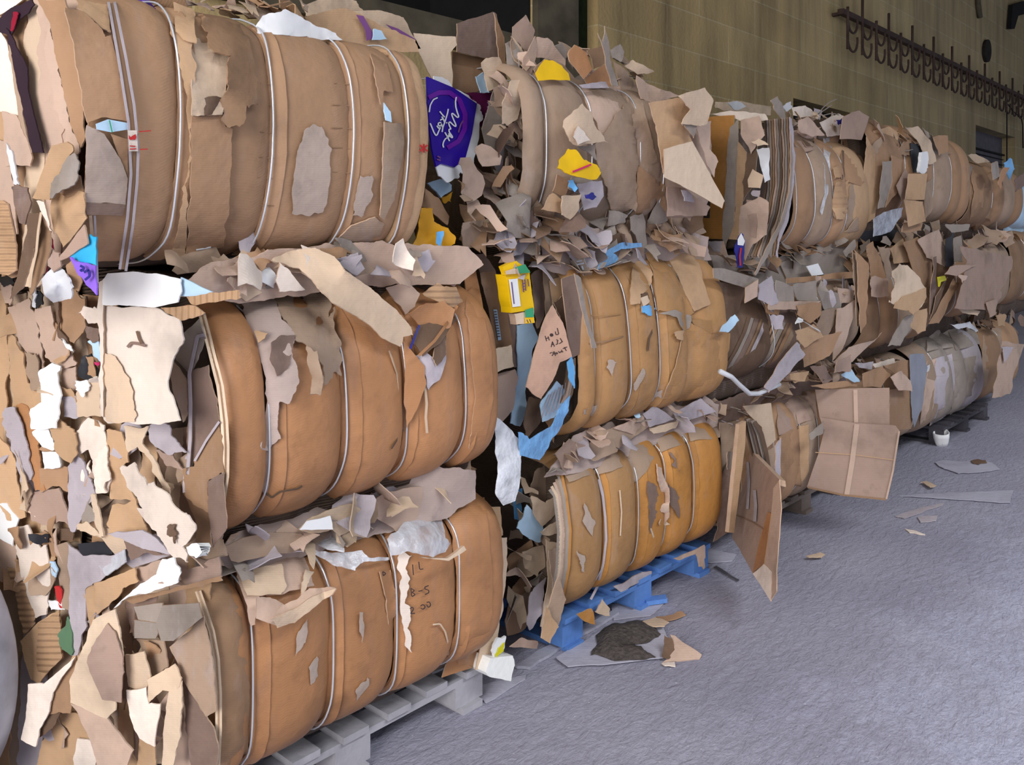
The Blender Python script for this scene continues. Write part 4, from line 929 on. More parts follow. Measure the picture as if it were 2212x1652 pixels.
# left end face
for args in (
    ('r', [(-60,60),(30,150),(80,600),(110,1100),(80,1652),(-60,1652)], 'tan', -.02), ('r', [(90,350),(340,240),(400,400),(450,700),(520,1000),(480,1330),(360,1300),(300,870),(160,600),(90,640)], 'pink', .0),
    ('r', [(90,620),(200,800),(280,900),(330,1250),(480,1350),(480,1700),(180,1700),(120,1250)], 'tan', .01), ('r', [(290,870),(420,900),(500,1280),(470,1330),(370,1340)], 'drab', .025),
    ('r', [(420,350),(600,330),(680,650),(860,910),(900,1040),(750,1080),(600,1000),(540,950),(470,750)], 'pink', .015), ('r', [(690,300),(920,160),(1010,250),(1010,530),(990,650),(880,780),(700,620),(690,400)], 'kraft', .03),
    ('r', [(635,300),(690,280),(705,620),(895,870),(860,915),(680,670),(670,480)], 'dark', .045), ('r', [(720,720),(850,820),(872,890),(840,870)], 'white', .055),
    ('r', [(930,420),(980,360),(1120,340),(1190,500),(1195,610),(1100,540),(1000,480)], 'bright', .05), ('r', [(920,1100),(980,940),(1080,900),(1160,1080),(1150,1200),(1060,1250),(950,1180)], 'blackish', .02),
    ('r', [(1020,930),(1110,1000),(1145,1200),(1040,1150)], 'kraft', .03), ('r', [(740,1080),(900,1050),(900,1400),(740,1420)], 'pink', .0), ('r', [(890,1220),(1040,1220),(1050,1340),(980,1420),(900,1330)], 'white', .03),
    ('r', [(1040,760),(1190,700),(1190,1000),(1120,940)], 'paleblue', .02), ('r', [(1120,1000),(1180,1000),(1180,1040),(1130,1030)], 'magenta', .03), ('r', [(1000,560),(1180,600),(1180,760),(1040,720)], 'purplebrown', .03),
    ('r', [(380,1400),(480,1340),(490,1480),(400,1560)], 'tan', .02), ('r', [(900,1380),(1190,1180),(1200,1652),(920,1652)], 'light', .015), ('r', [(730,1420),(900,1400),(960,1652),(760,1652)], 'lav', .02),
    ('r', [(-10,-20),(150,-10),(150,80),(40,110),(10,60)], 'blackish', .03), ('r', [(0,60),(150,100),(110,330),(60,300)], 'pink', .02), ('r', [(380,150),(470,160),(500,320),(420,370)], 'blackish', .03), ('r', [(360,100),(440,200),(430,360),(380,340)], 'offwhite', .035),
    ('s', [(55,0),(150,0),(260,330),(300,480),(312,740),(200,755),(150,480),(110,330),(60,280)], 'lav', .03), ('s', [(160,-20),(270,-20),(390,330),(420,640),(460,840),(360,850),(310,700),(290,420)], 'orange', .015),
    ('s', [(-60,200),(150,520),(170,700),(260,1120),(70,1150),(-60,900)], 'tan', .01), ('s', [(200,750),(290,760),(290,1000),(270,1070)], 'drab', .02), ('s', [(490,160),(600,120),(700,190),(770,260),(785,480),(720,570),(560,440)], 'tan', .05),
    ('s', [(400,620),(690,610),(700,860),(600,800),(420,870)], 'kraft', .02), ('s', [(340,860),(600,820),(700,1200),(420,1200),(290,1060)], 'boardpink', .01), ('s', [(760,250),(900,100),(1060,180),(1095,400),(1115,700),(1090,870),(980,880),(900,430),(780,480)], 'bright', .03),
    ('s', [(690,600),(790,480),(930,740),(975,900),(760,1270),(700,1220),(690,900)], 'lav', .03), ('s', [(830,1150),(930,880),(995,1190)], 'grey', .04), ('s', [(920,890),(970,890),(1055,1310),(1010,1320)], 'beige', .05),
    ('s', [(1085,230),(1240,250),(1310,560),(1240,620),(1390,950),(1120,930)], 'tan', .03), ('s', [(1150,990),(1390,950),(1500,1260),(1100,1300),(1140,1000)], 'tan', .03),
    ('s', [(1260,190),(1510,190),(1450,370),(1560,500),(1745,940),(1700,930),(1530,540),(1400,400),(1310,460)], 'beige', .06), ('s', [(1500,190),(1720,180),(1800,350),(1900,460),(1760,480),(1580,400)], 'lav', .05),
    ('s', [(1580,430),(1760,480),(1880,640),(1750,600)], 'boardpink', .03), ('s', [(1090,1290),(1450,1250),(1820,1510),(1500,1450),(1250,1340)], 'lav', .09), ('s', [(780,1200),(900,1170),(1050,1330),(820,1260)], 'light', .05),
    ('s', [(1260,1330),(1500,1440),(1780,1500),(1500,1480),(1330,1560)], 'purplebrown', .06)):
    q(M1, 'end_scrap', args[0], args[1], args[2], e, args[3] + .02, crumple=.007, cf=18, tear=1.6)
q(M1, 'diagonal_board', 's', [(1220,620),(1360,560),(1500,800),(1560,760),(1740,950),(1920,1100),(1995,1250),(1860,1420),(1910,1580),(1750,1510),(1540,1230),(1380,900)], 'bright', e, .14, crumple=.018, cf=16, tear=2)
q(M1, 'torn_fringe', 's', [(1700,1220),(1760,1190),(1800,1300),(1780,1390),(1730,1320)], 'dark', e, .165, tear=3)
q(M1, 'torn_fringe', 's', [(960,520),(1080,380),(1120,690),(1080,860),(1000,800)], 'bright', e, .07, tear=3, crumple=.01, cf=60)
fb = sheet('foam_lump', C('s', [(1900,1420),(1960,1385),(2030,1400),(2058,1470),(1990,1535),(1915,1480)]), e, 'foam', None, off=.17, th=.04, crumple=.01); tag(fb, 'small white foam lump at the lower left corner of the torn middle bale', 'foam')
w = sheet('white_cloth', C('r', [(450,1130),(620,1010),(720,1050),(680,1130),(730,1400),(690,1652),(660,1790),(370,1800),(360,1560),(490,1480),(480,1250)]), e, 'white', None, off=.07, crumple=.02, cf=22); tag(w, 'white crumpled cloth hanging on the left end of the middle tier', 'cloth')
w = sheet('white_paper', C('s', [(325,250),(480,170),(520,300),(565,400),(540,440),(430,400)]), e, 'white', None, off=.06, crumple=.008); tag(w, 'torn white paper just below the white crumpled cloth', 'paper')
w = sheet('white_card', C('s', [(425,450),(590,450),(612,610),(450,628)]), e, 'white', None, off=.06, tear=.5); tag(w, 'square white card, lowest of the white scraps on the left end', 'card')
fill(M1, C('u', [(20,620),(200,640),(240,900),(420,1000),(400,1180),(60,1160),(10,900)]), 34, e, ['tan', 'pink', 'light', 'lav', 'bright', 'kraft', 'drab'], (.06, .16), (-.9, -.4, .1), 41, (.0, .04), bend=.5)
fill(M1, C('g', [(1020,1230),(1300,1130),(1500,1090),(1640,1090),(1560,1180),(1300,1260),(1080,1300)]), 22, onY(2.26), ['pink', 'lav', 'drab', 'grey', 'kraft', 'dark'], (.1, .22), (0, -1, .4), 42, (-.05, .06))
fill(M1, C('g', [(0,40),(900,20),(1560,60),(1600,160),(1300,200),(800,120),(300,160),(0,120)]), 16, onY(2.15), ['pink', 'lav', 'light', 'drab', 'grey', 'kraft'], (.08, .17), (0, -1, .5), 43, (-.06, .03))
q(M1, 'stained_layer', 'e', [(578,520),(640,540),(700,640),(740,760),(760,860),(750,905),(610,908),(584,870)], 'light', bx, .012, tear=1.6, th=.001)
strips(M1, -370, 230, 610, 1170, ['tan', 'pink', 'light', 'lav', 'kraft', 'drab'], 44); strips(M1, 210, 420, 920, 1180, ['tan', 'pink', 'drab', 'dark'], 45)
strips(T1, -370, 150, -20, 610, ['tan', 'pink', 'light', 'kraft', 'brown'], 46)
strips(B1, -370, 400, 1150, 1690, ['tan', 'pink', 'light', 'lav', 'kraft', 'drab'], 47)
backing(M1, C('g', [(40,270),(250,110),(600,40),(1000,10),(1560,30),(1640,120),(1520,220),(1000,230),(400,320)]), 'pink', 2.15)
backing(B1, C('h', [(180,460),(300,335),(700,222),(1000,85),(1400,-35),(1640,-10),(1640,150),(1480,260),(1000,380),(660,480),(280,560)]), 'dustypink', 2.19)
# ---- B1: nearest bale of the bottom tier
f = B1.F(); e = B1.E(); g = 'h'
for l, m in (([(62,672),(100,780),(140,900),(165,1050),(178,1250),(178,1450),(170,1660)], 'beige'), ([(82,668),(120,780),(160,900),(187,1050),(200,1250),(200,1450),(190,1660)], 'beige'), ([(72,670),(110,780),(150,900),(176,1050),(189,1250),(189,1450),(180,1660)], 'brown')):
    edge(B1, 'h', l, m, 6 if m == 'beige' else 5, .05)
q(B1, 'top_roll', 'h', [(225,420),(330,370),(480,338),(650,345),(700,380),(660,440),(480,470),(300,510),(260,500)], 'drab', onY(2.14), 0, crumple=.012)
q(B1, 'torn_box', 'h', [(262,490),(540,440),(650,430),(690,520),(730,640),(640,660),(540,690),(420,695),(395,860),(370,870),(330,700),(290,590)], 'pink', f, .05)
q(B1, 'torn_box', 'h', [(320,530),(340,545),(545,515),(575,640),(540,690),(350,695),(320,620)], 'light', f, .062, crumple=.006)
q(B1, 'curled_flap', 'h', [(412,700,.03),(480,705,.01),(560,748,.01),(640,710,.03),(700,655,.05),(850,652,.14),(790,700,.10),(700,760,.06),(620,835,.03),(520,870,.02),(400,825,.02)], 'pink', f, .065, crumple=.006)
q(B1, 'curled_flap', 'h', [(480,830,.05),(620,770,.06),(720,700,.09),(852,655,.14),(830,690,.14),(720,770,.08),(620,850,.04),(520,880,.03)], 'light', f, .07)
q(B1, 'torn_bit', 'h', [(680,548),(728,560),(700,620),(655,690),(660,620)], 'beige', f, .07)
q(B1, 'top_roll', 'h', [(640,320),(720,250),(850,200),(950,178),(1025,225),(1010,295),(870,360),(830,325),(700,345)], 'light', onY(2.13), 0, crumple=.01)
q(B1, 'top_label', 'h', [(690,275),(820,245),(835,322),(650,325)], 'white', onY(2.12), 0.01, tear=.3)
q(B1, 'top_sheet', 'h', [(1000,190),(1150,110),(1400,70),(1480,190),(1440,290),(1250,400),(1180,320),(1060,250)], 'pink', onY(2.17), 0, crumple=.01)
q(B1, 'top_sheet', 'h', [(980,150),(1130,90),(1250,60),(1330,120),(1150,200),(1010,210)], 'lav', onY(2.2), 0, crumple=.02)
q(B1, 'end_board', 'h', [(1690,190),(1780,195),(1795,355),(1720,375)], 'tan', onY(2.3), 0)
q(B1, 'end_board', 'h', [(1725,370),(1818,368),(1812,600),(1770,900),(1700,1105),(1640,1115),(1710,800)], 'light', onY(2.24), 0)
q(B1, 'end_board', 'h', [(1450,165),(1590,92),(1618,140),(1560,165),(1480,190)], 'tan', onY(2.2), 0)
q(B1, 'end_cover', 'h', [(1475,185),(1690,140),(1712,300),(1735,550),(1735,800),(1700,1000),(1660,1090),(1450,1160),(1530,900),(1535,600),(1500,300)], 'orange', f, .022, tear=.5)
fm = sheet('plastic_film', C('h', [(1140,375),(1200,330),(1330,110),(1420,120),(1470,370),(1500,400),(1470,450),(1400,480),(1260,445),(1160,470)]), f, 'clearfilm', None, off=.06, crumple=.02, cf=22, th=.002); tag(fm, 'clear plastic film draped near the right end of the nearest bottom bale', 'plastic film')
fm = sheet('plastic_film', C('h', [(690,400),(740,440),(830,455),(1000,440),(1035,480),(1150,480),(1150,495),(1010,505),(960,555),(850,530),(730,460)]), f, 'clearfilm', None, off=.07, crumple=.02, cf=26, th=.002); tag(fm, 'torn strip of clear film hanging over the two middle lobes of the nearest bottom bale', 'plastic film')
fm = sheet('foam_sleeve', C('h', [(675,345),(800,318),(890,385),(900,445),(800,430),(700,385)]), f, 'milkfilm', None, off=.09, crumple=.02, cf=26, th=.004); tag(fm, 'whitish foam sleeve under the wire on top of the nearest bottom bale', 'foam sleeve')
st = sheet('wood_splinter', C('h', [(1330,480),(1480,485),(1575,415),(1588,438),(1490,500)]), onY(2.02), 'beige', None, tear=.3, th=.01); tag(st, 'thin split stick poking out over the right wire of the nearest bottom bale', 'stick')
q(B1, 'peeled_layer', 'h', [(1200,480),(1280,470),(1255,560),(1265,650),(1240,740),(1275,800),(1255,880),(1280,1020),(1262,1000),(1235,880),(1215,740),(1225,600)], 'bright', f, .024, tear=2)
q(B1, 'torn_flap', 'h', [(1100,560),(1160,550),(1195,700),(1190,800),(1150,860),(1140,720)], 'orange', f, .03)
edge(B1, 'h', [(1400,860),(1440,855),(1470,900),(1490,980),(1480,1060)], 'beige', 3, .026, name='tear_line')
strokes('handwriting', [C('h', l) for l in ([(1115,560),(1120,585)], [(1118,560),(1135,572),(1122,582)], [(1285,520),(1290,580)], [(1320,505),(1325,550),(1345,545)], [(1275,655),(1280,700)], [(1275,655),(1298,668),(1280,678),(1302,690),(1282,702)], [(1318,672),(1340,668)],
    [(1375,640),(1352,648),(1356,662),(1376,664),(1378,680),(1355,690)], [(1270,770),(1285,760),(1292,772),(1272,800),(1298,796)], [(1330,755),(1345,745),(1358,760),(1345,775),(1332,768)], [(1365,735),(1380,730),(1388,750),(1375,765),(1365,750)])], f, 'ink', B1.root, 2., .03)
for pts in ([(985,790),(1005,790),(1012,880),(1000,965),(985,900)], [(640,900),(690,830),(680,960),(625,1040)], [(700,1100),(745,1040),(750,1150),(710,1200)], [(965,1230),(1030,1160),(1040,1200),(970,1290)]):
    q(B1, 'scuffed_patch', 'h', pts, 'lavscuff', f, .016, tear=1.2, th=.001)
# left end
q(B1, 'end_cover', 'f', [(1265,510),(1500,430),(1530,560),(1590,750),(1610,1000),(1620,1250),(1600,1660),(1400,1660),(1415,1300),(1390,950),(1350,750)], 'brown', f, .028)
for args in (
    ('f', [(40,360),(150,345),(200,560),(222,740),(150,810),(100,560)], 'ribbed', .02), ('f', [(110,120),(180,100),(265,250),(300,230),(325,500),(300,680),(220,700),(160,480),(100,250)], 'bright', .03),
    ('f', [(180,160),(310,160),(310,215),(260,230),(200,205)], 'blackish', .05), ('f', [(310,130),(480,120),(470,200),(380,210)], 'dark', .03), ('f', [(500,225),(720,195),(725,290),(600,325),(530,295)], 'blackish', .05),
    ('f', [(360,230),(445,225),(465,660),(400,640)], 'drab', .04), ('f', [(440,225),(535,300),(740,295),(800,258),(812,340),(690,425),(600,480),(550,520),(560,760),(500,945),(460,945),(450,500)], 'lav', .055),
    ('f', [(350,500),(382,500),(402,640),(372,600)], 'red', .05), ('f', [(310,590),(400,600),(420,650),(330,650)], 'white', .04), ('f', [(320,335),(350,340),(355,440),(330,400)], 'paleblue', .05),
    ('f', [(130,850),(240,735),(385,645),(400,840),(405,960),(250,1130),(200,1100)], 'tan', .04), ('f', [(240,740),(380,650),(400,840),(400,960),(260,1110),(235,1000)], 'ribbed', .05),
    ('f', [(370,820),(440,690),(466,800),(462,945),(400,905)], 'darkgreen', .06), ('f', [(520,480),(610,460),(620,680),(580,760),(540,640)], 'tan', .05), ('f', [(605,480),(870,378),(895,465),(800,505),(720,600),(610,690)], 'tan', .06),
    ('f', [(1160,405),(1415,305),(1432,440),(1270,480),(1150,505)], 'boardpink', .05), ('f', [(860,380),(1050,330),(1130,340),(1060,450),(900,470)], 'pink', .04), ('f', [(380,1320),(500,1320),(610,1500),(480,1680),(230,1680),(270,1500)], 'tan', .05),
    ('f', [(500,1480),(620,1500),(610,1680),(470,1680)], 'bright', .06), ('f', [(730,640),(810,600),(830,700),(870,1000),(800,1300),(770,1100)], 'dark', .02), ('f', [(-60,100),(100,200),(100,420),(40,480),(-60,420)], 'pink', .01),
    ('f', [(-40,-50),(40,-40),(120,60),(80,240),(-40,160)], 'white', .04), ('f', [(700,260),(1000,160),(1100,300),(860,380)], 'lav', .03), ('f', [(1180,230),(1290,170),(1440,200),(1470,300),(1300,330)], 'drab', .02)):
    q(B1, 'end_scrap', args[0], args[1], args[2], e, args[3], crumple=.008, cf=18, tear=1.2)
q(B1, 'film_bit', 'f', [(640,370),(800,260),(812,340),(690,430)], 'clearfilm', e, .075, crumple=.02, cf=30)
q(B1, 'end_flap', 'f', [(180,1130),(280,1130),(490,950),(340,1190),(312,1320),(250,1450),(230,1535),(135,1490),(170,1300)], 'bright', e, .17, crumple=.006)
q(B1, 'end_flap', 'f', [(490,945),(505,1000),(455,1320),(380,1310),(312,1330),(335,1190)], 'kraft', e, .15, crumple=.004)
q(B1, 'end_flap', 'f', [(312,1320),(385,1310),(330,1420),(240,1490),(250,1440)], 'dark', e, .14)
q(B1, 'rolled_sheet', 'f', [(600,715,.02),(745,645,.0),(790,900,.0),(795,1000,.0),(745,1300,.03),(690,1355,.03),(455,1250,.02),(450,1100,.02),(520,930,.05)], 'beige', e, .17, crumple=.006)
q(B1, 'rolled_sheet', 'f', [(695,735,.0),(745,800,.0),(795,960,.0),(785,1250,.0),(660,1230,.05),(560,990,.06),(590,890,.05)], 'boardpink', e, .185, crumple=.003)
q(B1, 'end_flap', 'f', [(455,1255),(690,1345),(860,1560),(810,1680),(640,1680),(560,1440)], 'pink', e, .15, crumple=.008)
q(B1, 'end_frame', 'f', [(805,590),(1020,540),(1010,600),(870,640),(862,820),(822,700)], 'purplebrown', e, .09)
q(B1, 'end_frame', 'f', [(800,580),(1020,535),(1430,430),(1435,462),(1020,560),(860,612)], 'brown', e, .12)
q(B1, 'grey_board', 'f', [(865,630),(1050,605),(1045,680),(1010,732),(892,712)], 'grey', e, .10, tear=.2)
q(B1, 'grey_board', 'f', [(868,715),(1010,735),(1022,800),(1005,835),(868,832)], 'grey', e, .105, tear=.2)
q(B1, 'grey_board', 'f', [(1050,622),(1285,605),(1305,700),(1120,850),(1040,852),(1010,735)], 'grey', e, .13, tear=.2)
q(B1, 'dark_layer', 'f', [(880,840),(1060,850),(1085,1020),(1000,1090),(945,960)], 'drab', e, .06)
q(B1, 'end_sheet', 'f', [(1095,890),(1315,690),(1360,900),(1400,1300),(1330,1340),(1180,1095)], 'dustykraft', e, .07)
q(B1, 'end_sheet', 'f', [(1180,1090),(1380,1410),(1410,1540),(1400,1680),(1240,1680),(1200,1400)], 'purplebrown', e, .05)
q(B1, 'crumpled_flap', 'f', [(808,940),(930,918),(975,1080),(945,1180),(830,1145)], 'light', e, .12, crumple=.012)
q(B1, 'crumpled_flap', 'f', [(815,1170),(945,1150),(962,1260),(1035,1260),(1012,1400),(1000,1535),(900,1480),(840,1340)], 'bright', e, .13, crumple=.014)
q(B1, 'crumpled_flap', 'f', [(950,1100),(1060,1040),(1125,1000),(1170,1090),(1130,1180),(1050,1170),(960,1255)], 'light', e, .11, crumple=.015)
q(B1, 'crumpled_flap', 'f', [(1090,1180),(1175,1110),(1165,1400),(1115,1690),(1045,1690),(1060,1400)], 'beige', e, .10, crumple=.01)
q(B1, 'crumpled_flap', 'f', [(900,1480),(1000,1535),(1010,1690),(880,1690)], 'tan', e, .10)
wb = sheet('white_bag', C('f', [(735,640),(860,520),(1010,420),(1050,320),(1120,308),(1165,400),(1150,475),(1060,505),(950,545),(830,565),(780,600)]), e, 'white', None, off=.14, crumple=.03, cf=20); tag(wb, 'white plastic bag spilling over the top left of the nearest bottom bale', 'bag')
fill(B1, C('f', [(0,150),(420,150),(480,400),(420,1250),(300,1500),(760,1650),(1200,1650),(1150,900),(820,640),(600,420),(100,480)]), 40, e, ['tan', 'pink', 'light', 'lav', 'kraft', 'drab', 'boardpink'], (.07, .18), (-.9, -.4, .1), 51, (.0, .05), bend=.5)
fill(B1, C('h', [(0,420),(200,380),(600,300),(900,180),(1400,50),(1600,60),(1500,130),(1000,280),(700,400),(300,520),(0,600)]), 26, onY(2.16), ['pink', 'lav', 'light', 'grey', 'drab'], (.08, .2), seed=52, lift=(-.04, .06))
fb = sheet('foam_block', C('h', [(1725,1050),(1850,1035),(1862,1090),(1840,1180),(1720,1155),(1698,1130)]), onY(2.2), 'foam', None, th=.10, tear=.6); tag(fb, 'white foam block lying at the foot of the nearest pallet', 'foam block')
pc = sheet('printed_sleeve', C('h', [(1770,935),(1812,925),(1800,1000),(1745,1060),(1735,1010)]), onY(2.21), 'white', None, th=.01); tag(pc, 'white and green printed sleeve above the white foam block', 'sleeve')
st = sheet('sleeve_print', C('h', [(1785,985),(1805,960),(1800,1005),(1755,1048),(1752,1030)]), onY(2.205), 'lemon', None, th=.002); sub(st, pc)
# ---- B2: ochre bale of the bottom tier
f = B2.F()
q(B2, 'dusty_tape', 'k', [(428,440),(580,372),(602,440),(455,485)], 'drab', f, .02, th=.0015); q(B2, 'dusty_tape', 'k', [(590,370),(730,312),(755,400),(612,445)], 'drab', f, .02, th=.0015)
q(B2, 'dusty_tape', 'k', [(742,300),(900,242),(935,330),(880,430),(800,500),(775,400)], 'drab', f, .02, th=.0015); q(B2, 'dusty_tape', 'k', [(935,252),(1088,200),(1112,262),(955,322)], 'drab', f, .02, th=.0015); q(B2, 'dusty_tape', 'k', [(1095,172),(1272,130),(1285,240),(1122,262)], 'drab', f, .02, th=.0015)
for i, (dx, m) in enumerate(((0, 'ochre'), (-14, 'grey'), (-26, 'drab'), (-38, 'pink'), (-52, 'light'), (-64, 'grey'))):
    edge(B2, 'k', [(412 + dx, 430 - dx * 1.5), (440 + dx, 560), (463 + dx, 750), (455 + dx, 950), (420 + dx, 1130 - dx), (375 + dx * .6, 1270)], m, 6, .025 - .004 * i)
edge(B2, 'k', [(618,470),(640,560),(655,680),(660,800),(645,930),(612,1060),(575,1130)], 'lav', 5, .03, name='torn_strip'); edge(B2, 'k', [(735,530),(745,650),(738,780)], 'beige', 2.5, .02, name='tear_line')
q(B2, 'curled_strip', 'k', [(938,385),(962,400,.03),(975,450,.04),(1002,520,.05),(1003,680,.05),(975,722,.03),(958,640),(970,560),(945,480)], 'pink', f, .04, crumple=.004)
q(B2, 'curled_strip', 'k', [(975,690),(1010,720),(955,722),(965,680)], 'light', f, .06)
for pts in ([(1005,320),(1045,360),(1065,430),(1020,395)], [(1002,490),(1062,570),(1062,685),(1010,610)], [(885,480),(940,510),(960,640),(900,770),(890,620)], [(540,600),(600,700),(590,790),(530,700)], [(500,860),(545,900),(540,980),(515,930)]):
    q(B2, 'scuffed_patch', 'k', pts, 'purplebrown' if pts[0][0] > 800 else 'lavscuff', f, .018, tear=1.5, th=.001)
edge(B2, 'k', [(905,740),(925,800),(950,828)], 'light', 3.5, .03, name='torn_strip')
q(B2, 'corner_flap', 'k', [(330,1170),(400,1280),(352,1372),(303,1342)], 'tan', onY(2.14), 0); q(B2, 'corner_flap', 'k', [(400,1000),(440,1130),(400,1270),(335,1330),(330,1200)], 'dustykraft', onY(2.16), 0)
q(B2, 'end_board', 'k', [(150,1060),(200,1000),(335,960),(300,1130),(215,1290),(120,1330),(105,1250)], 'kraft', onY(2.46), 0)
for pts, m, y in (([(200,870),(330,820),(345,940),(280,1005),(215,960)], 'light', 2.36), ([(170,740),(225,610),(312,690),(300,815),(240,800)], 'paleblue', 2.32), ([(250,560),(330,600),(380,560),(395,640),(310,730),(260,660)], 'light', 2.3),
                  ([(300,760),(390,700),(400,770),(330,780)], 'beige', 2.27), ([(270,430),(400,330),(420,420),(380,620),(300,640),(240,560)], 'drab', 2.36), ([(110,640),(210,640),(215,900),(190,1040),(120,1040)], 'dark', 2.6),
                  ([(330,800),(390,820),(380,1080),(330,1280),(300,1280),(340,1050)], 'light', 2.28), ([(250,1090),(330,1010),(320,1200),(240,1300),(225,1270)], 'lav', 2.3), ([(345,860),(400,830),(410,1000),(370,1160)], 'pink', 2.24),
                  ([(150,560),(200,520),(190,700),(160,690)], 'skyblue', 2.42)):
    q(B2, 'end_scrap', 'k', pts, m, onY(y), 0, crumple=.012, cf=20, tear=1.2)
for pts, m in (([(380,330),(460,250),(545,285),(555,350),(480,380),(430,430)], 'boardpink'), ([(540,290),(620,230),(700,260),(720,320),(590,370),(560,350)], 'drab'), ([(600,210),(830,150),(885,190),(730,300),(620,255)], 'drab'), ([(700,190),(860,120),(900,180),(820,230)], 'pink'),
               ([(860,110),(930,70),(1035,140),(900,185)], 'lav'), ([(1030,110),(1180,25),(1262,100),(1075,155)], 'lav'), ([(900,190),(1060,150),(1040,190),(920,220)], 'light'), ([(810,110),(840,95),(850,125),(825,130)], 'paleblue')):
    q(B2, 'top_scrap', 'k', pts, m, onY(2.2), 0, crumple=.02, cf=18)
fill(B2, C('k', [(370,420),(600,190),(1180,20),(1260,120),(900,220),(600,330)]), 18, onY(2.2), ['pink', 'lav', 'drab', 'grey', 'boardpink'], (.08, .18), seed=61, lift=(-.03, .05))
fill(B2, C('k', [(130,520),(380,420),(400,800),(330,1200),(150,1250)]), 30, onY(2.4), ['pink', 'light', 'drab', 'grey', 'kraft', 'dark'], (.08, .2), (-.8, -.6, .1), 62, (-.05, .08), bend=.7)
q(B2, 'low_scrap', 'k', [(1030,905),(1200,830),(1205,900),(1195,965),(1170,950),(1150,880),(1060,915)], 'pink', onY(2.2), 0); q(B2, 'low_scrap', 'k', [(640,1130),(680,1180),(680,1220),(600,1200)], 'light', onY(2.25), 0); q(B2, 'low_scrap', 'k', [(500,1210),(580,1180),(600,1270),(540,1250)], 'ochre', onY(2.24), 0)
q(B2, 'low_scrap', 'k', [(700,1060),(860,980),(910,975),(900,1010),(740,1090)], 'lav', onY(2.28), 0); q(B2, 'low_scrap', 'k', [(130,1390),(200,1340),(285,1360),(280,1400)], 'boardpink', onY(2.2), 0)
fm = sheet('plastic_film', C('k', [(35,115),(75,140),(140,200),(180,250),(192,300),(190,460),(160,590),(95,615),(50,545),(65,440),(50,260)]), onY(2.12), 'milkfilm', None, crumple=.035, cf=24, th=.002); tag(fm, 'crumpled clear film bag hanging down between the brown and ochre middle bales', 'plastic film')

# ---- M2: ochre bale of the middle tier
f = M2.F()
q(M2, 'end_board', 'j', [(345,360),(400,320),(440,320),(430,640),(385,730),(365,600)], 'boardpink', onY(2.3), 0); q(M2, 'end_board', 'j', [(425,320),(600,270),(632,360),(550,400),(560,500),(445,640)], 'drab', onY(2.26), 0); q(M2, 'end_board', 'j', [(470,400),(560,360),(560,480),(490,570)], 'tan', onY(2.25), 0)
q(M2, 'end_flap', 'j', [(550,390),(632,358),(680,560),(722,800),(732,880),(620,932),(590,760)], 'purplebrown', onY(2.14), 0, tear=.4); q(M2, 'end_flap', 'j', [(495,550),(560,500),(610,700),(625,920),(590,800)], 'dark', onY(2.2), 0)
q(M2, 'end_flap', 'j', [(638,350),(682,380),(720,600),(760,760),(792,862),(758,862),(715,700),(680,560)], 'grey', onY(2.08), 0, tear=.5)
wf_ = q(M2, 'written_flap', 'j', [(490,568),(560,690),(622,920),(540,960),(512,1040),(480,1100),(410,1212),(305,1130),(372,870),(442,650)], 'pinkflap', onY(2.12), 0, tear=.6, lab='pale pink torn flap with handwriting')
wy = onY(2.1192)
ring_ = lambda x, y, r: [(x + r * math.cos(t * .7), y + r * math.sin(t * .7)) for t in range(10)]
strokes('handwriting', [C('w', l) for l in ([(352,230),(367,290)], [(367,290),(348,303),(332,288),(334,266)], ring_(293, 302, 17), ring_(293, 302, 7), [(228,312),(242,364)], [(240,338),(262,330)], [(258,316),(270,356)],
    [(408,368),(372,392)], [(382,335),(404,372)], [(344,350),(366,358),(346,374),(364,390),(338,400)], [(302,370),(324,420)], [(302,370),(290,426)], [(296,402),(316,396)],
    [(424,428),(446,464)], [(410,442),(452,424)], [(412,470),(408,476)], [(396,454),(404,482),(386,466),(380,492),(364,468)], ring_(345, 490, 11), [(322,474),(334,516)], [(322,474),(304,480),(312,496),(326,496)], [(312,497),(298,516)], [(296,480),(276,490)])], wy, 'ink', None, 1.5, .0012, par=wf_)
q(M2, 'film_sheet', 'j', [(245,705),(350,690),(392,790),(352,870),(340,1000),(300,1160),(320,1300),(265,1400),(200,1380),(250,1050)], 'paleblue', onY(2.3), 0, crumple=.015); q(M2, 'dark_layer', 'j', [(330,1200),(420,1220),(450,1240),(400,1380),(300,1500),(290,1380)], 'dark', onY(2.26), 0, crumple=.02)
q(M2, 'ribbed_paper', 'j', [(400,1250),(520,1090),(590,1160),(575,1260),(500,1340),(420,1370)], 'paleblue', onY(2.2), 0, crumple=.02, cf=60)
for k in range(6): edge(M2, 'j', [(415 + 26 * k, 1340 - 12 * k), (440 + 26 * k, 1250 - 12 * k), (470 + 22 * k, 1180 - 16 * k)], 'lav', 2.2, .01, onY(2.19), 'paper_rib')
for k, m in enumerate(('dark', 'grey', 'pink', 'brown', 'drab')): edge(M2, 'j', [(640 - 12 * k, 930 + 10 * k), (640 - 14 * k, 1060), (620 - 16 * k, 1180), (590 - 18 * k, 1240)], m, 4, .01, onY(2.14 + .02 * k))
bf = sheet('blue_film', C('j', [(253,1440),(290,1450),(330,1490),(480,1400),(545,1260),(612,1188),(600,1290),(520,1450),(400,1632),(265,1600)]), onY(2.12), 'bluefilm', None, crumple=.015, cf=14, th=.003); tag(bf, 'pale blue plastic sheet hanging under the left end of the ochre middle bale', 'plastic sheet')
b2 = sheet('blue_wrapper', C('j', [(590,960),(622,920),(640,1000),(640,1140),(600,1060)]), onY(2.13), 'skyblue', None, crumple=.008); tag(b2, 'small blue wrapper tucked beside the handwritten pink flap', 'wrapper')
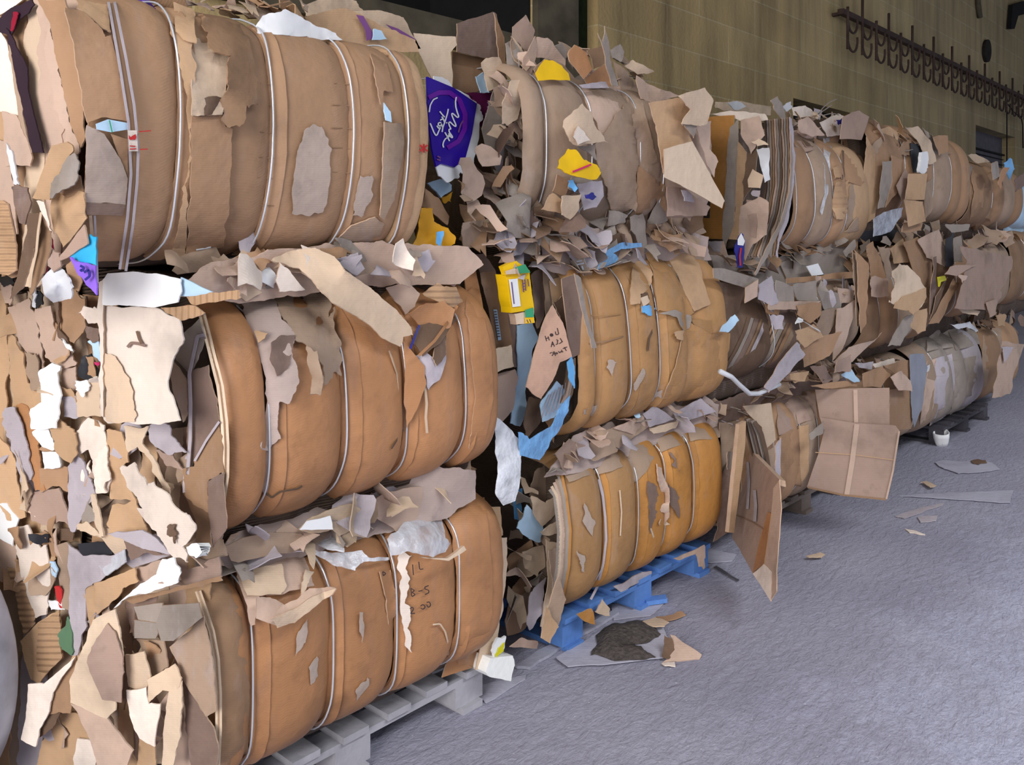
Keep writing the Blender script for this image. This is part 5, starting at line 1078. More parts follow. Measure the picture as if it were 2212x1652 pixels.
q(M2, 'upper_cover', 'j', [(1125,200),(1250,180),(1380,440),(1462,620),(1375,662),(1330,600),(1210,610),(1180,330)], 'ochredull', f, .045); q(M2, 'upper_cover', 'j', [(1268,210),(1420,182),(1500,300),(1572,560),(1462,612),(1380,440)], 'tan', f, .05)
q(M2, 'back_cover', 'j', [(1430,200),(1540,240),(1595,420),(1560,560),(1500,300)], 'drab', onY(2.24), 0)
q(M2, 'tape_band', 'j', [(1218,625),(1330,600),(1440,640),(1432,720),(1390,745),(1340,650)], 'grey', f, .05, th=.002); q(M2, 'torn_bit', 'j', [(1325,760),(1390,740),(1385,810),(1345,800)], 'tan', f, .05)
q(M2, 'torn_flap', 'j', [(1038,290),(1100,250),(1178,360),(1152,450),(1092,490),(1090,560),(1022,565),(1030,400)], 'tan', f, .045, tear=1.2); q(M2, 'hole_lining', 'j', [(1092,500),(1170,470),(1192,560),(1182,640),(1100,620)], 'dark', f, .03)
q(M2, 'blue_bit', 'j', [(1100,580),(1150,565),(1192,590),(1170,640),(1110,620)], 'skyblue', f, .04, crumple=.01); q(M2, 'beige_bit', 'j', [(1090,520),(1140,500),(1155,545),(1110,575)], 'beige', f, .04)
edge(M2, 'j', [(1198,600),(1185,720),(1150,800),(1142,880)], 'dark', 4, .03, name='tear_line')
q(M2, 'end_cover', 'j', [(1395,740),(1440,690),(1585,770),(1708,760),(1690,900),(1640,1030),(1500,1170),(1350,1232),(1245,1215),(1330,1000)], 'ochremid', f, .04); q(M2, 'end_cover', 'j', [(1430,662),(1582,672),(1592,760),(1500,780)], 'ochredull', f, .03)
edge(M2, 'j', [(735,640),(860,640),(985,630)], 'ochredull', 2, .025, name='crease'); edge(M2, 'j', [(745,830),(860,815),(985,780)], 'brown', 3, .025, name='crease')
for pts in ([(880,940),(930,960),(900,1060),(860,1000)], [(1050,1100),(1110,1000),(1120,1060),(1060,1160)], [(1180,1180),(1240,1150),(1230,1210),(1190,1200)], [(730,1280),(800,1240),(760,1330),(700,1320)]):
    q(M2, 'scuffed_patch', 'j', pts, 'lavscuff', f, .018, tear=1.2, th=.001)
bs = sheet('blue_strip', C('j', [(850,200),(960,140),(1098,142),(1102,170),(960,182),(905,212),(942,250),(920,275),(800,325),(810,290),(870,250)]), onY(2.16), 'bluefilm', None, crumple=.02, cf=18, th=.003); tag(bs, 'light blue plastic strip curled on top of the ochre middle bale', 'plastic strip')
gb = sheet('grey_bag', C('j', [(570,160),(640,128),(780,200),(800,290),(740,335),(690,330),(610,240)]), onY(2.18), 'lav', None, crumple=.03, cf=16); tag(gb, 'greyish printed bag on top of the ochre middle bale', 'bag')
st = strokes('bag_print', [C('j', [(655,270),(690,262)]), C('j', [(660,290),(705,280)]), C('j', [(690,300),(700,325)])], onY(2.13), 'printgrey', None, 3, 0.); sub(st, gb)
fill(M2, C('j', [(60,120),(400,80),(800,120),(1250,80),(1400,180),(1100,250),(800,330),(400,330),(150,260)]), 36, onY(2.2), ['pink', 'lav', 'grey', 'drab', 'boardpink'], (.1, .24), seed=71, lift=(-.05, .08))
q(M2, 'top_flap', 'j', [(380,280),(400,90),(430,130),(570,150),(600,240),(480,280)], 'boardpink', onY(2.3), 0, crumple=.01); q(M2, 'top_flap', 'j', [(160,220),(210,150),(380,140),(370,260),(200,260)], 'lav', onY(2.4), 0, crumple=.015)
yc = thing('yellow_carton', atY(1126, 690, 2.16), 'torn bright yellow carton with white label and green patches beside the ochre middle bale', 'carton')
yy = onY(2.14)
cbd = sheet('carton_body', C('j', [(165,360),(330,342),(345,480),(362,600),(205,622)]), yy, 'yellow', yc, th=.05, tear=.4); sheet('carton_top', C('j', [(145,305),(240,265),(330,330),(332,348),(165,362)]), yy, 'yellow', yc, off=.01, th=.02, tear=.4)
sheet('green_patch', C('j', [(232,310),(300,288),(336,345),(260,352)]), yy, 'green', yc, off=.022, th=.002, tear=0); sheet('beige_patch', C('j', [(165,335),(230,315),(258,352),(168,358)]), yy, 'beige', yc, off=.02, th=.002, tear=0)
sub(sheet('white_label', C('j', [(190,392),(248,386),(270,575),(216,582)]), yy, 'white', None, off=.008, th=.002, tear=0), cbd); sheet('carton_foot', C('j', [(225,628),(362,602),(366,690),(240,702)]), yy, 'beige', yc, off=.0, th=.03, tear=.4)
sheet('green_patch', C('j', [(300,602),(356,585),(361,650),(304,652)]), yy, 'green', yc, off=.01, th=.002, tear=0); sheet('yellow_patch', C('j', [(302,655),(361,652),(364,690),(304,695)]), yy, 'yellow', yc, off=.01, th=.002, tear=0)
strokes('carton_print', [C('j', l) for l in ([(280,395),(290,480)], [(298,392),(306,470)], [(285,420),(300,418)], [(287,440),(302,438)], [(289,460),(304,458)], [(318,390),(326,440)], [(208,410),(225,560)], [(312,668),(322,690)], [(330,665),(340,688)])], yy, 'inkpurple', None, 1.8, .011, par=cbd)
fill(M2, C('j', [(380,1400),(700,1420),(1000,1300),(1450,1180),(1640,1080),(1560,1230),(1100,1380),(700,1470)]), 24, onY(2.3), ['pink', 'drab', 'grey', 'kraft', 'dark'], (.1, .22), (0, -1, .4), 72, (-.05, .05))
fill(M2, C('j', [(60,60),(700,60),(1400,60),(1500,160),(1000,120),(500,120),(60,160)]), 26, onY(2.22), ['boardpink', 'drab', 'grey', 'lav', 'brown'], (.12, .26), (0, -1, .5), 73, (-.05, .05))
backing(M2, C('j', [(400,300),(420,60),(800,40),(1300,20),(1560,100),(1580,260),(1200,260),(700,330),(560,360)]), 'dustypink', 2.24)
backing(B2, C('k', [(320,460),(480,230),(800,110),(1180,0),(1280,60),(1270,180),(900,290),(560,420)]), 'dustypink', 2.24)
# ---- T2: ragged bale, second of the top tier
f = T2.F()
def many(b, k, name, items, surf=None, off=.03, **kw):
    for it in items:
        pts, m, y = it[:3]; kk = dict(kw); kk.update(it[3] if len(it) > 3 else {})
        q(b, kk.pop('name', name), k, pts, m, onY(y) if y is not None and y > .9 else b.F(), (0 if y is not None and y > .9 else (y if y is not None else off)), **kk)
CM = dict(crumple=.02, cf=18)
many(T2, 'c', 'torn_board', [
    ([(110,150),(340,75),(362,90),(395,230),(405,400),(385,430),(300,372),(110,330)], 'purplebrown', 2.5, dict(name='carton_flap', tear=.4)), ([(345,80),(412,240),(420,400),(385,430),(365,250)], 'brown', 2.47, dict(tear=.4)),
    ([(80,330),(115,335),(300,378),(300,560),(185,600),(80,560)], 'brown', 2.55, dict(tear=.4)), ([(70,560),(180,590),(330,780),(330,1100),(160,1300),(100,1000)], 'dark', 2.6), ([(265,400),(300,370),(380,365),(432,500),(400,540),(310,580)], 'light', 2.34, CM),
    ([(465,170),(550,95),(605,190),(600,300),(560,365),(520,300),(455,240)], 'boardpink', 2.36, CM), ([(420,275),(470,260),(540,360),(570,480),(560,560),(480,520),(430,400)], 'grey', 2.32, CM), ([(455,230),(520,300),(540,360),(500,330)], 'light', 2.33),
    ([(400,790),(400,660),(450,520),(520,500),(540,600),(500,740),(430,800)], 'light', 2.24, CM), ([(530,380),(610,230),(620,330),(580,500),(600,640),(560,660),(520,560)], 'pink', 2.28, CM), ([(520,640),(580,650),(610,740),(540,765),(510,720)], 'drab', 2.26, CM),
    ([(350,560),(410,540),(400,700),(430,1000),(380,1090),(310,1000),(270,820)], 'grey', 2.4, CM), ([(320,1020),(390,930),(420,800),(400,1070),(370,1110)], 'lav', 2.36, CM), ([(430,840),(470,830),(450,960),(490,1130),(440,1050)], 'pink', 2.33, CM),
    ([(330,1160),(470,1100),(520,1160),(500,1300),(420,1420),(390,1300)], 'brown', 2.36, CM), ([(440,1200),(530,1170),(520,1280),(430,1420),(400,1400)], 'grey', 2.3, CM), ([(300,1300),(340,1200),(420,1420),(330,1480),(250,1480)], 'drab', 2.34, CM),
    ([(540,940),(600,1060),(625,1200),(590,1215),(560,1100),(530,1010)], 'tan', 2.2), ([(460,480),(500,500),(560,800),(530,900),(520,1160),(490,1150),(470,900)], 'dark', 2.34),
    ([(610,365),(620,235),(700,250),(800,380),(800,420),(740,400),(690,372)], 'pink', 2.3, CM), ([(720,300),(780,270),(812,330),(800,400),(740,350)], 'grey', 2.32, CM), ([(600,440),(690,365),(800,420),(860,500),(830,500),(720,380),(660,385),(615,470)], 'drab', 2.24)])
q(T2, 'yellow_patch', 'c', [(612,470),(640,420),(672,380),(720,384),(780,420),(822,470),(832,512),(720,508),(630,514)], 'yellow', onY(2.2), .02, tear=.3)
many(T2, 'c', 'torn_board', [
    ([(818,345),(860,285),(930,330),(972,440),(920,505),(835,400)], 'orange', 2.2, dict(tear=.4)), ([(925,510),(990,450),(1060,400),(1092,530),(1080,555),(950,555)], 'orange', 2.22), ([(940,320),(1040,298),(1062,400),(985,440)], 'brown', 2.28),
    ([(1008,210),(1040,270),(1052,165),(1080,290),(1092,400),(1142,550),(1100,545),(1060,420),(1040,300)], 'grey', 2.14, dict(tear=.6)), ([(1085,320),(1150,280),(1178,330),(1160,392),(1100,370)], 'grey', 2.3, CM),
    ([(1180,420),(1230,380),(1290,410),(1368,458),(1330,470),(1260,475),(1210,440)], 'light', 2.24, CM), ([(905,560),(1190,552),(1202,650),(1090,830),(1062,905),(930,650)], 'pink', .03),
    ([(890,540),(960,530),(1060,520),(1080,560),(910,560)], 'lav', 2.18, CM), ([(1195,610),(1228,760),(1252,900),(1268,1050),(1250,1352),(1160,1352),(1090,1335),(990,920),(1065,835),(1170,690)], 'drab', .055, dict(tear=1.5)),
    ([(1105,390),(1180,440),(1255,540),(1305,700),(1385,1000),(1425,1170),(1350,1150),(1265,1050),(1212,700),(1150,560)], 'drab', .035), ([(1258,1050),(1432,1180),(1445,1330),(1420,1402),(1250,1372)], 'brown', .045),
    ([(1255,480),(1340,540),(1530,610),(1340,655),(1285,630)], 'pink', 2.22, CM), ([(1335,655),(1480,630),(1625,615),(1560,760),(1600,880),(1700,1080),(1600,1200),(1430,1110),(1418,1050),(1380,800)], 'tan', 2.08),
    ([(1430,950),(1530,920),(1610,900),(1720,1100),(1816,1280),(1800,1328),(1700,1270),(1550,1190),(1432,1130)], 'beige', 2.02, dict(tear=.3)), ([(1520,610),(1690,558),(1745,640),(1705,790),(1660,805),(1542,790),(1600,700)], 'light', 2.02, CM),
    ([(1540,780),(1640,800),(1620,880),(1560,800)], 'grey', 2.04), ([(1630,800),(1730,770),(1720,950),(1775,1030),(1750,1130),(1700,1040)], 'pink', 2.1, CM), ([(1450,1190),(1560,1200),(1725,1320),(1700,1375),(1450,1380)], 'boardpink', 2.12, CM), ([(1540,1210),(1600,1230),(1620,1290),(1560,1280)], 'lav', 2.08, CM),
    ([(790,770),(860,700),(910,660),(970,720),(985,790),(1030,850),(1075,905),(990,910),(880,930),(830,900),(795,820)], 'light', 2.08, dict(crumple=.02, cf=12)), ([(880,800),(930,860),(960,895),(880,925),(850,870)], 'bright', 2.06),
    ([(880,930),(990,920),(1000,1020),(930,960)], 'grey', 2.12, CM), ([(650,1335),(690,1260),(720,1230),(790,1280),(780,1360)], 'tan', 2.12), ([(720,1220),(750,1110),(830,1150),(800,1260)], 'kraft', 2.14), ([(780,1250),(900,1240),(890,1330),(830,1400),(780,1370)], 'light', 2.1, CM),
    ([(880,1170),(1035,1150),(1045,1250),(1000,1320),(920,1340),(900,1250)], 'lav', 2.12, CM), ([(840,1130),(960,1130),(990,1180),(900,1240),(820,1200)], 'grey', 2.14, CM), ([(1080,1340),(1200,1370),(1180,1420),(1070,1440)], 'grey', 2.2, CM), ([(1200,1400),(1380,1410),(1300,1500),(1180,1470)], 'drab', 2.25, CM)])
yt = sheet('yellow_wrapper', C('c', [(750,1070),(770,1010),(820,948),(880,965),(920,1020),(1002,1050),(1028,1100),(1000,1142),(880,1128),(800,1100)]), onY(2.06), 'yellow', None, crumple=.015, cf=22); tag(yt, 'torn yellow wrapper with a red streak in the middle of the ragged top bale', 'wrapper')
st = strokes('red_streak', [C('c', [(848,1095),(900,1075),(965,1048)])], onY(2.06), 'magenta', None, 4, .02); sub(st, yt)
bw = sheet('blue_wrapper', C('c', [(820,1150),(850,1145),(880,1200),(860,1225),(828,1195)]), onY(2.1), 'skyblue', None, crumple=.01); tag(bw, 'small blue wrapper just below the yellow wrapper with a red streak', 'wrapper')
bw = sheet('navy_wrapper', C('c', [(925,1240),(970,1225),(1000,1255),(975,1275),(935,1265)]), onY(2.09), 'navy', None, crumple=.01); tag(bw, 'tiny dark blue and pink wrapper in the crumpled heap of the ragged top bale', 'wrapper')
fill(T2, C('c', [(330,900),(520,1100),(650,1350),(1100,1350),(1700,1380),(1560,1480),(1250,1550),(900,1500),(450,1520),(100,1480),(150,1200)]), 32, onY(2.26), ['brown', 'drab', 'grey', 'pink', 'dark'], (.1, .24), (0, -1, .45), 81, (-.05, .08), crum=.22)
fill(T2, C('c', [(330,1330),(900,1400),(1500,1420),(1500,1560),(900,1540),(200,1560)]), 22, onY(2.2), ['purplebrown', 'drab', 'grey', 'dark', 'brown'], (.12, .26), (0, -1, .5), 84, (-.06, .06), crum=.22)
fill(T2, C('c', [(420,300),(560,330),(600,700),(500,1000),(400,900),(380,600)]), 22, onY(2.3), ['grey', 'pink', 'drab', 'light'], (.06, .15), (0, -1, .2), 82, (-.03, .06), crum=.2)
fill(T2, C('c', [(620,280),(1150,330),(1300,460),(1500,600),(1250,500),(900,520),(820,420)]), 18, onY(2.36), ['grey', 'pink', 'drab'], (.07, .18), (0, -.6, .8), 83, (-.04, .04))

# ---- T3
f = T3.F(); e = T3.E()
q(T3, 'flat_board', 'd', [(150,310),(322,298),(300,640),(270,880),(240,1108),(48,1102),(60,960),(160,970),(170,640)], 'ochre', e, .0, tear=.3)
q(T3, 'end_board', 'd', [(150,290),(300,270),(520,290),(540,330),(360,335),(300,310)], 'bright', e, -.02, crumple=.01)
q(T3, 'flat_board', 'd', [(290,385),(345,325),(352,500),(330,760),(320,1000),(262,1165),(242,1100),(262,760)], 'grey', e, .03); q(T3, 'flat_board', 'd', [(345,470),(402,540),(382,800),(352,1112),(285,1108),(320,1000),(335,700)], 'tan', e, .05, tear=.3)
for k in range(4): edge(T3, 'd', [(300 + 12 * k, 400 - 14 * k), (285 + 13 * k, 760), (262 + 15 * k, 1090)], ('grey', 'drab', 'light', 'brown')[k], 2.5, .012, e)
for pts, m, y, *kw in ([([(360,330),(480,300),(520,430),(470,480),(430,555),(362,420)], 'pink', 2.3, CM), ([(405,555),(470,500),(460,720),(380,860),(385,700)], 'dark', 2.36), ([(465,520),(545,510),(555,720),(520,740),(500,660)], 'offwhite', 2.24, CM),
    ([(408,720),(440,650),(512,690),(490,775),(412,770)], 'light', 2.22, dict(tear=.3)), ([(440,790),(490,790),(480,835),(440,825)], 'lav', 2.23), ([(360,900),(480,830),(545,870),(532,1080),(442,1140),(392,1250),(350,1090)], 'pink', 2.22, CM), ([(400,850),(420,1080),(460,1100),(470,860)], 'boardpink', 2.2),
    ([(430,470),(480,450),(545,490),(470,500)], 'beige', 2.2), ([(0,1100),(140,1130),(250,1120),(300,1300),(180,1300),(150,1190)], 'pink', 2.3, CM), ([(150,1120),(245,1120),(235,1200),(190,1190)], 'lav', 2.28)]):
    q(T3, 'end_scrap', 'd', pts, m, e, .04 + (2.4 - y) * .4, **(kw[0] if kw else {}))
bw = sheet('logo_wrapper', C('d', [(328,1145),(368,1065),(392,1120),(376,1292),(344,1292)]), onY(2.16), 'navy', None, crumple=.008); tag(bw, 'blue red and white printed wrapper hanging at the foot of the third top bale', 'wrapper')
st = sheet('white_patch', C('d', [(345,1110),(368,1068),(390,1118),(380,1150),(345,1145)]), onY(2.155), 'white', None, th=.002, tear=.3); sub(st, bw); st = strokes('red_print', [C('d', [(366,1165),(358,1220),(362,1280)])], onY(2.155), 'red', None, 3, .002); sub(st, bw)
for k in range(11):     # board edges seen end on
    m = ('dark', 'grey', 'drab', 'brown', 'pink', 'grey', 'dark', 'drab', 'grey', 'brown', 'lav')[k]; x = 520 + 16.5 * k
    q(T3, 'layered_board', 'd', [(x, 330 - 2 * k), (x + 13, 325), (x + 26 + k, 560), (x + 24, 760), (x - 6, 960), (x - 60 - k, 1130), (x - 120 + 4 * k, 1230), (x - 128 + 4 * k, 1215), (x - 76, 1110), (x - 22, 940), (x + 8, 760), (x + 10, 560)], m, onY(2.22 - .012 * k), 0, tear=.5, th=.006, crumple=.003, cf=30)
q(T3, 'layered_board', 'd', [(690,415),(706,600),(696,800),(645,1000),(560,1170),(462,1345),(455,1330),(540,1150),(625,990),(678,800),(690,600)], 'grey', onY(2.06), 0, tear=.4)
many(T3, 'd', 'top_scrap', [([(560,200),(605,175),(650,270),(680,380),(630,330),(580,260)], 'grey', 2.3), ([(640,240),(690,208),(700,250),(660,275)], 'offwhite', 2.4), ([(700,250),(785,235),(860,300),(780,330),(710,300)], 'bright', 2.4, CM), ([(740,335),(800,308),(870,380),(912,430),(830,440),(745,400)], 'pink', 2.22, CM),
    ([(690,420),(740,380),(860,430),(850,520),(780,540),(720,500)], 'boardpink', .05, CM), ([(758,452),(840,442),(850,500),(790,500)], 'dark', .08), ([(880,345),(1000,288),(1042,310),(1012,430),(930,440)], 'bright', 2.3, CM), ([(985,330),(1032,315),(1026,362),(1002,362)], 'navy', 2.26),
    ([(1012,455),(1030,310),(1090,278),(1140,268),(1202,310),(1152,460)], 'boardpink', 2.2, dict(tear=.4)), ([(200,210),(320,205),(560,240),(560,300),(300,280),(200,250)], 'beige', 2.8, CM), ([(280,215),(340,205),(400,240),(320,262)], 'offwhite', 2.7, CM), ([(840,250),(900,270),(880,330),(850,310)], 'lav', 2.4, CM),
    ([(940,410),(1010,420),(1000,500),(945,500)], 'brown', .05, CM), ([(1020,455),(1150,460),(1170,700),(1150,760),(1030,720)], 'kraft', .045), ([(1075,760),(1190,640),(1180,900),(1075,1080),(1050,1060)], 'drab', .03)])
many(T3, 'd', 'ribbed_scrap', [([(970,640),(1020,618),(1035,690),(978,712)], 'ribbed', .06), ([(990,735),(1070,720),(1062,880),(1042,980),(990,975),(952,905)], 'ribbed', .07), ([(960,900),(1050,900),(1045,980),(990,978)], 'tan', .08), ([(905,450),(945,440),(948,640),(905,620)], 'clearfilm', .05), ([(910,620),(948,640),(935,800),(895,950),(885,930),(915,760)], 'clearfilm', .05), ([(1025,470),(1035,470),(1040,720),(1025,715)], 'dark', .06), ([(1040,1060),(1130,960),(1135,1050),(1085,1060)], 'drab', .05)])
tw = strokes('loose_twine', [C('d', [(870,290),(900,250),(940,215),(990,193)]), C('d', [(870,290),(910,265),(960,230)]), C('d', [(900,300),(960,285),(1020,300)])], onY(2.3), 'grey', None, 2, 0); tag(tw, 'frayed twine ends sticking up from the third top bale', 'twine')
fill(T3, C('d', [(560,330),(780,260),(1000,300),(1000,430),(700,420)]), 16, onY(2.34), ['grey', 'pink', 'light', 'drab'], (.08, .2), seed=91, lift=(-.05, .05)); fill(T3, C('d', [(420,1200),(700,1130),(1050,1080),(1040,1160),(700,1230),(480,1280)]), 14, onY(2.26), ['brown', 'drab', 'grey'], (.1, .2), seed=92)

# ---- T4, T5 and the wrapped bale beyond
many(T4, 'd', 'torn_board', [([(1185,440),(1245,540),(1292,620),(1290,800),(1235,980),(1140,1020),(1170,700)], 'tan', 2.16), ([(1290,600),(1352,595),(1352,750),(1300,900),(1260,910)], 'grey', 2.12, CM), ([(1350,560),(1420,590),(1390,800),(1310,900),(1352,740)], 'kraft', 2.12), ([(1470,480),(1562,490),(1532,650),(1490,672)], 'blackish', 2.14),
    ([(1200,520),(1280,440),(1310,470),(1270,560)], 'drab', 2.16, CM), ([(1230,400),(1330,370),(1400,420),(1350,560),(1280,480)], 'tan', 2.18, CM), ([(1370,560),(1430,470),(1480,450),(1470,560)], 'brown', 2.15), ([(1440,380),(1520,370),(1600,460),(1640,600),(1590,620),(1520,470)], 'light', 2.12, CM),
    ([(1620,440),(1715,430),(1715,540),(1660,560)], 'kraft', 2.1), ([(1460,680),(1582,680),(1562,850),(1438,850)], 'tan', 2.06, dict(tear=.3)), ([(1430,850),(1552,862),(1572,990),(1460,1027)], 'tan', 2.04, dict(tear=.3)), ([(1420,1000),(1552,1000),(1542,1052),(1415,1062)], 'kraft', 2.08),
    ([(1380,760),(1440,650),(1470,700),(1420,860)], 'boardpink', 2.1, CM), ([(1550,760),(1620,700),(1620,900),(1570,980)], 'drab', 2.1, CM), ([(1230,980),(1300,930),(1422,900),(1412,960),(1335,1062),(1230,1092)], 'greyfilm', 2.06, CM), ([(1100,1065),(1230,1040),(1420,1010),(1400,1105),(1120,1125)], 'blackish', 2.3),
    ([(1840,580),(1880,640),(1885,760),(1860,1040),(1840,1060),(1850,800)], 'grey', .06), ([(1700,1010),(1860,1010),(1850,1050),(1750,1070)], 'grey', 2.1, CM)])
wf = sheet('foam_strip', C('d', [(1545,540),(1582,535),(1586,640),(1560,682),(1532,672)]), onY(2.08), 'white', None, crumple=.008, th=.02); tag(wf, 'white foam strip poking out of the fourth top bale', 'foam')
fill(T4, C('d', [(1200,380),(1440,370),(1700,440),(1720,520),(1450,560),(1230,460)]), 26, onY(2.2), ['grey', 'pink', 'tan', 'drab', 'dark'], (.1, .22), (0, -.9, .5), 95, (-.03, .06))
many(T5, 'd', 'torn_board', [([(1850,600),(1990,605),(2010,700),(1990,1000),(1960,1060),(1860,1050),(1890,800)], 'kraft', .06), ([(2000,612),(2042,600),(2055,700),(2010,722)], 'grey', 2.0), ([(2050,720),(2080,640),(2118,640),(2090,700),(2060,780)], 'orange', 2.0), ([(2150,720),(2215,670),(2215,760),(2160,800)], 'purplebrown', 1.95, CM), ([(1840,560),(1900,552),(1990,600),(1900,610)], 'light', 2.2, CM), ([(2060,1080),(2110,1100),(2070,1110)], 'orange', 2.1)])
bf = sheet('blue_film', C('d', [(2078,610),(2110,588),(2135,585),(2152,650),(2120,722),(2105,690)]), onY(2.05), 'skyblue', None, crumple=.02); tag(bf, 'light blue film scrap on top of the farthest top bale', 'plastic film')
wbx = Bale('pale blue wrapped bale at the far right edge behind the top tier', 2192, 2300, (2230, 395), (2230, 498), 2.3, a=.5, wires=(2240,), dent=.02, n=4, grp=GT, seed=19, name='wrapped_bale', core='paleblue'); wbx.lobes(['paleblue', 'skyblue'])

# ---- M3
f = M3.F()
for k in range(12):
    m = ('dark', 'grey', 'purplebrown', 'brown', 'lav', 'dark', 'brown', 'drab', 'grey', 'brown', 'kraft', 'drab')[k]; x0 = 300 + 30 * k
    edge(M3, 'l', [(x0 + 60, 700 + 4 * k), (x0 + 30, 800), (x0 - 30, 930), (x0 - 120 + 4 * k, 1080 - 6 * k), (x0 - 230 + 12 * k, 1210 - 10 * k)], m, 4 + (k % 3) * 2.5, .012 + .003 * (k % 4), name='layered_edge')
many(M3, 'l', 'grey_sheet', [([(575,335),(690,290),(800,420),(620,440)], 'grey', 2.26, dict(tear=.2)), ([(690,288),(805,243),(950,408),(800,422)], 'grey', 2.28, dict(tear=.2)), ([(812,240),(905,253),(970,290),(1075,392),(945,410)], 'grey', 2.3, dict(tear=.2)), ([(615,440),(1090,390),(1090,432),(620,472)], 'kraft', 2.2, dict(name='cut_edge')),
    ([(128,370),(200,372),(430,440),(420,480),(340,502),(130,435)], 'grey', 2.1, dict(name='tube_board', tear=.2)), ([(345,500),(430,445),(422,560),(340,605)], 'pink', 2.08, dict(name='tube_board', tear=.2)), ([(120,455),(340,500),(305,640),(170,795),(120,785)], 'dark', 2.16, dict(name='dark_layer')),
    ([(170,795),(272,680),(300,722),(230,800)], 'paleblue', 2.06, CM), ([(430,480),(520,420),(565,600),(520,622),(430,580)], 'lav', 2.1, CM), ([(550,450),(660,490),(672,600),(560,602)], 'grey', 2.1, CM), ([(665,480),(820,450),(835,600),(690,582)], 'grey', 2.12, CM), ([(830,520),(990,540),(985,640),(880,660)], 'grey', 2.12, CM), ([(960,500),(1080,520),(1060,600),(980,610)], 'pink', 2.12, CM),
    ([(690,620),(850,600),(850,680),(780,740),(690,680)], 'kraft', 2.08, CM), ([(510,690),(600,690),(600,780),(540,780)], 'lav', 2.06, CM), ([(500,600),(850,590),(820,640),(500,650)], 'pink', 2.1, CM),
    ([(680,790),(800,745),(868,828),(740,905),(690,850)], 'tan', 2.0, dict(name='torn_flap')), ([(780,840),(992,795),(905,960),(740,1035),(712,930)], 'kraft', 2.03, dict(name='torn_flap')), ([(470,1170),(560,1020),(690,865),(745,950),(625,1085),(500,1205)], 'lav', 1.98, dict(name='torn_flap')), ([(700,700),(730,712),(680,745)], 'white', 2.05),
    ([(850,660),(950,640),(930,760),(850,900),(800,830)], 'drab', 2.12, CM), ([(960,640),(1090,580),(1060,720),(1000,900),(930,990),(950,800)], 'pink', 2.1), ([(640,1080),(770,1060),(740,1130),(650,1120)], 'tan', 2.02, CM), ([(780,1030),(870,1020),(930,1120),(870,1150)], 'purplebrown', 2.05)])
q(M3, 'white_bit', 'l', [(752,357),(830,338),(872,416),(790,422)], 'white', onY(2.2), 0, tear=.3); q(M3, 'white_bit', 'l', [(680,710),(740,730),(850,800),(820,775),(720,720)], 'offwhite', onY(1.99), 0)
tw = tube('twine', [atY(*C('l', [p])[0], 2.0) for p in ((172,1062),(250,1100),(300,1150),(370,1212),(430,1212),(500,1180),(570,1150))], .012, 'offwhite'); tag(tw, 'loose whitish twine hanging at the foot of the third middle bale', 'twine')
fill(M3, C('l', [(130,300),(560,330),(900,230),(1080,260),(1090,400),(900,230),(600,300),(400,430)]), 20, onY(2.24), ['grey', 'drab', 'purplebrown', 'dark'], (.1, .2), seed=101, lift=(-.04, .04)); fill(M3, C('l', [(430,480),(1080,440),(1080,640),(850,760),(500,780)]), 26, onY(2.16), ['grey', 'lav', 'pink', 'drab', 'kraft'], (.08, .18), (0, -1, .3), 102, (-.02, .05))
fill(M3, C('l', [(480,1180),(780,1020),(1000,1000),(1080,1100),(700,1160)]), 18, onY(2.14), ['drab', 'kraft', 'pink', 'dark'], (.1, .2), seed=103)
# ---- M4, M5, M6
rf = q(M4, 'round_flap', 'l', [(1308,600),(1350,470),(1328,390),(1380,340),(1430,350),(1500,420),(1550,500),(1558,560),(1512,640),(1470,682),(1440,650),(1372,642),(1310,585)], 'beige', onY(1.96), 0, tear=1.4, crumple=.006)
q(M4, 'round_flap', 'l', [(1340,640),(1400,560),(1555,500),(1558,565),(1512,642),(1470,684),(1440,652)], 'tan', onY(1.95), 0, tear=1)  # darker piece paints the shading below the flap's fold line
many(M4, 'l', 'torn_board', [([(1155,225),(1200,190),(1252,300),(1282,480),(1190,440),(1165,290)], 'kraft', 2.1), ([(1230,220),(1310,235),(1330,400),(1300,480),(1260,320)], 'drab', 2.12, CM), ([(1310,240),(1400,170),(1440,330),(1340,340)], 'tan', 2.14, CM), ([(1075,245),(1172,350),(1155,740),(1118,805),(1095,400)], 'kraft', 2.06), ([(1060,250),(1090,300),(1110,760),(1090,760)], 'drab', 2.08),
    ([(1190,430),(1300,440),(1300,560),(1190,560)], 'pink', 2.08, CM), ([(1480,660),(1562,640),(1552,790),(1500,812),(1450,760)], 'tan', 2.0), ([(1410,700),(1472,680),(1452,780),(1382,890),(1300,895)], 'grey', 2.0, CM), ([(940,1072),(960,990),(1052,950),(1050,1062)], 'boardpink', 2.0), ([(1040,900),(1180,860),(1260,800),(1060,1000),(930,1000)], 'pink', 2.05)])
fill(M4, C('l', [(1000,250),(1180,190),(1420,160),(1500,300),(1300,300)]), 20, onY(2.22), ['drab', 'grey', 'pink', 'kraft'], (.1, .25), (0, -1, .4), 111, (-.03, .05))
q(M5, 'broad_sheet', 'l', [(1778,222),(1960,260),(2132,290),(2132,370),(2052,520),(2062,560),(2000,682),(1960,652),(1748,640),(1790,500),(1830,330)], 'boardpink', onY(1.95), 0, tear=1.0, crumple=.006)
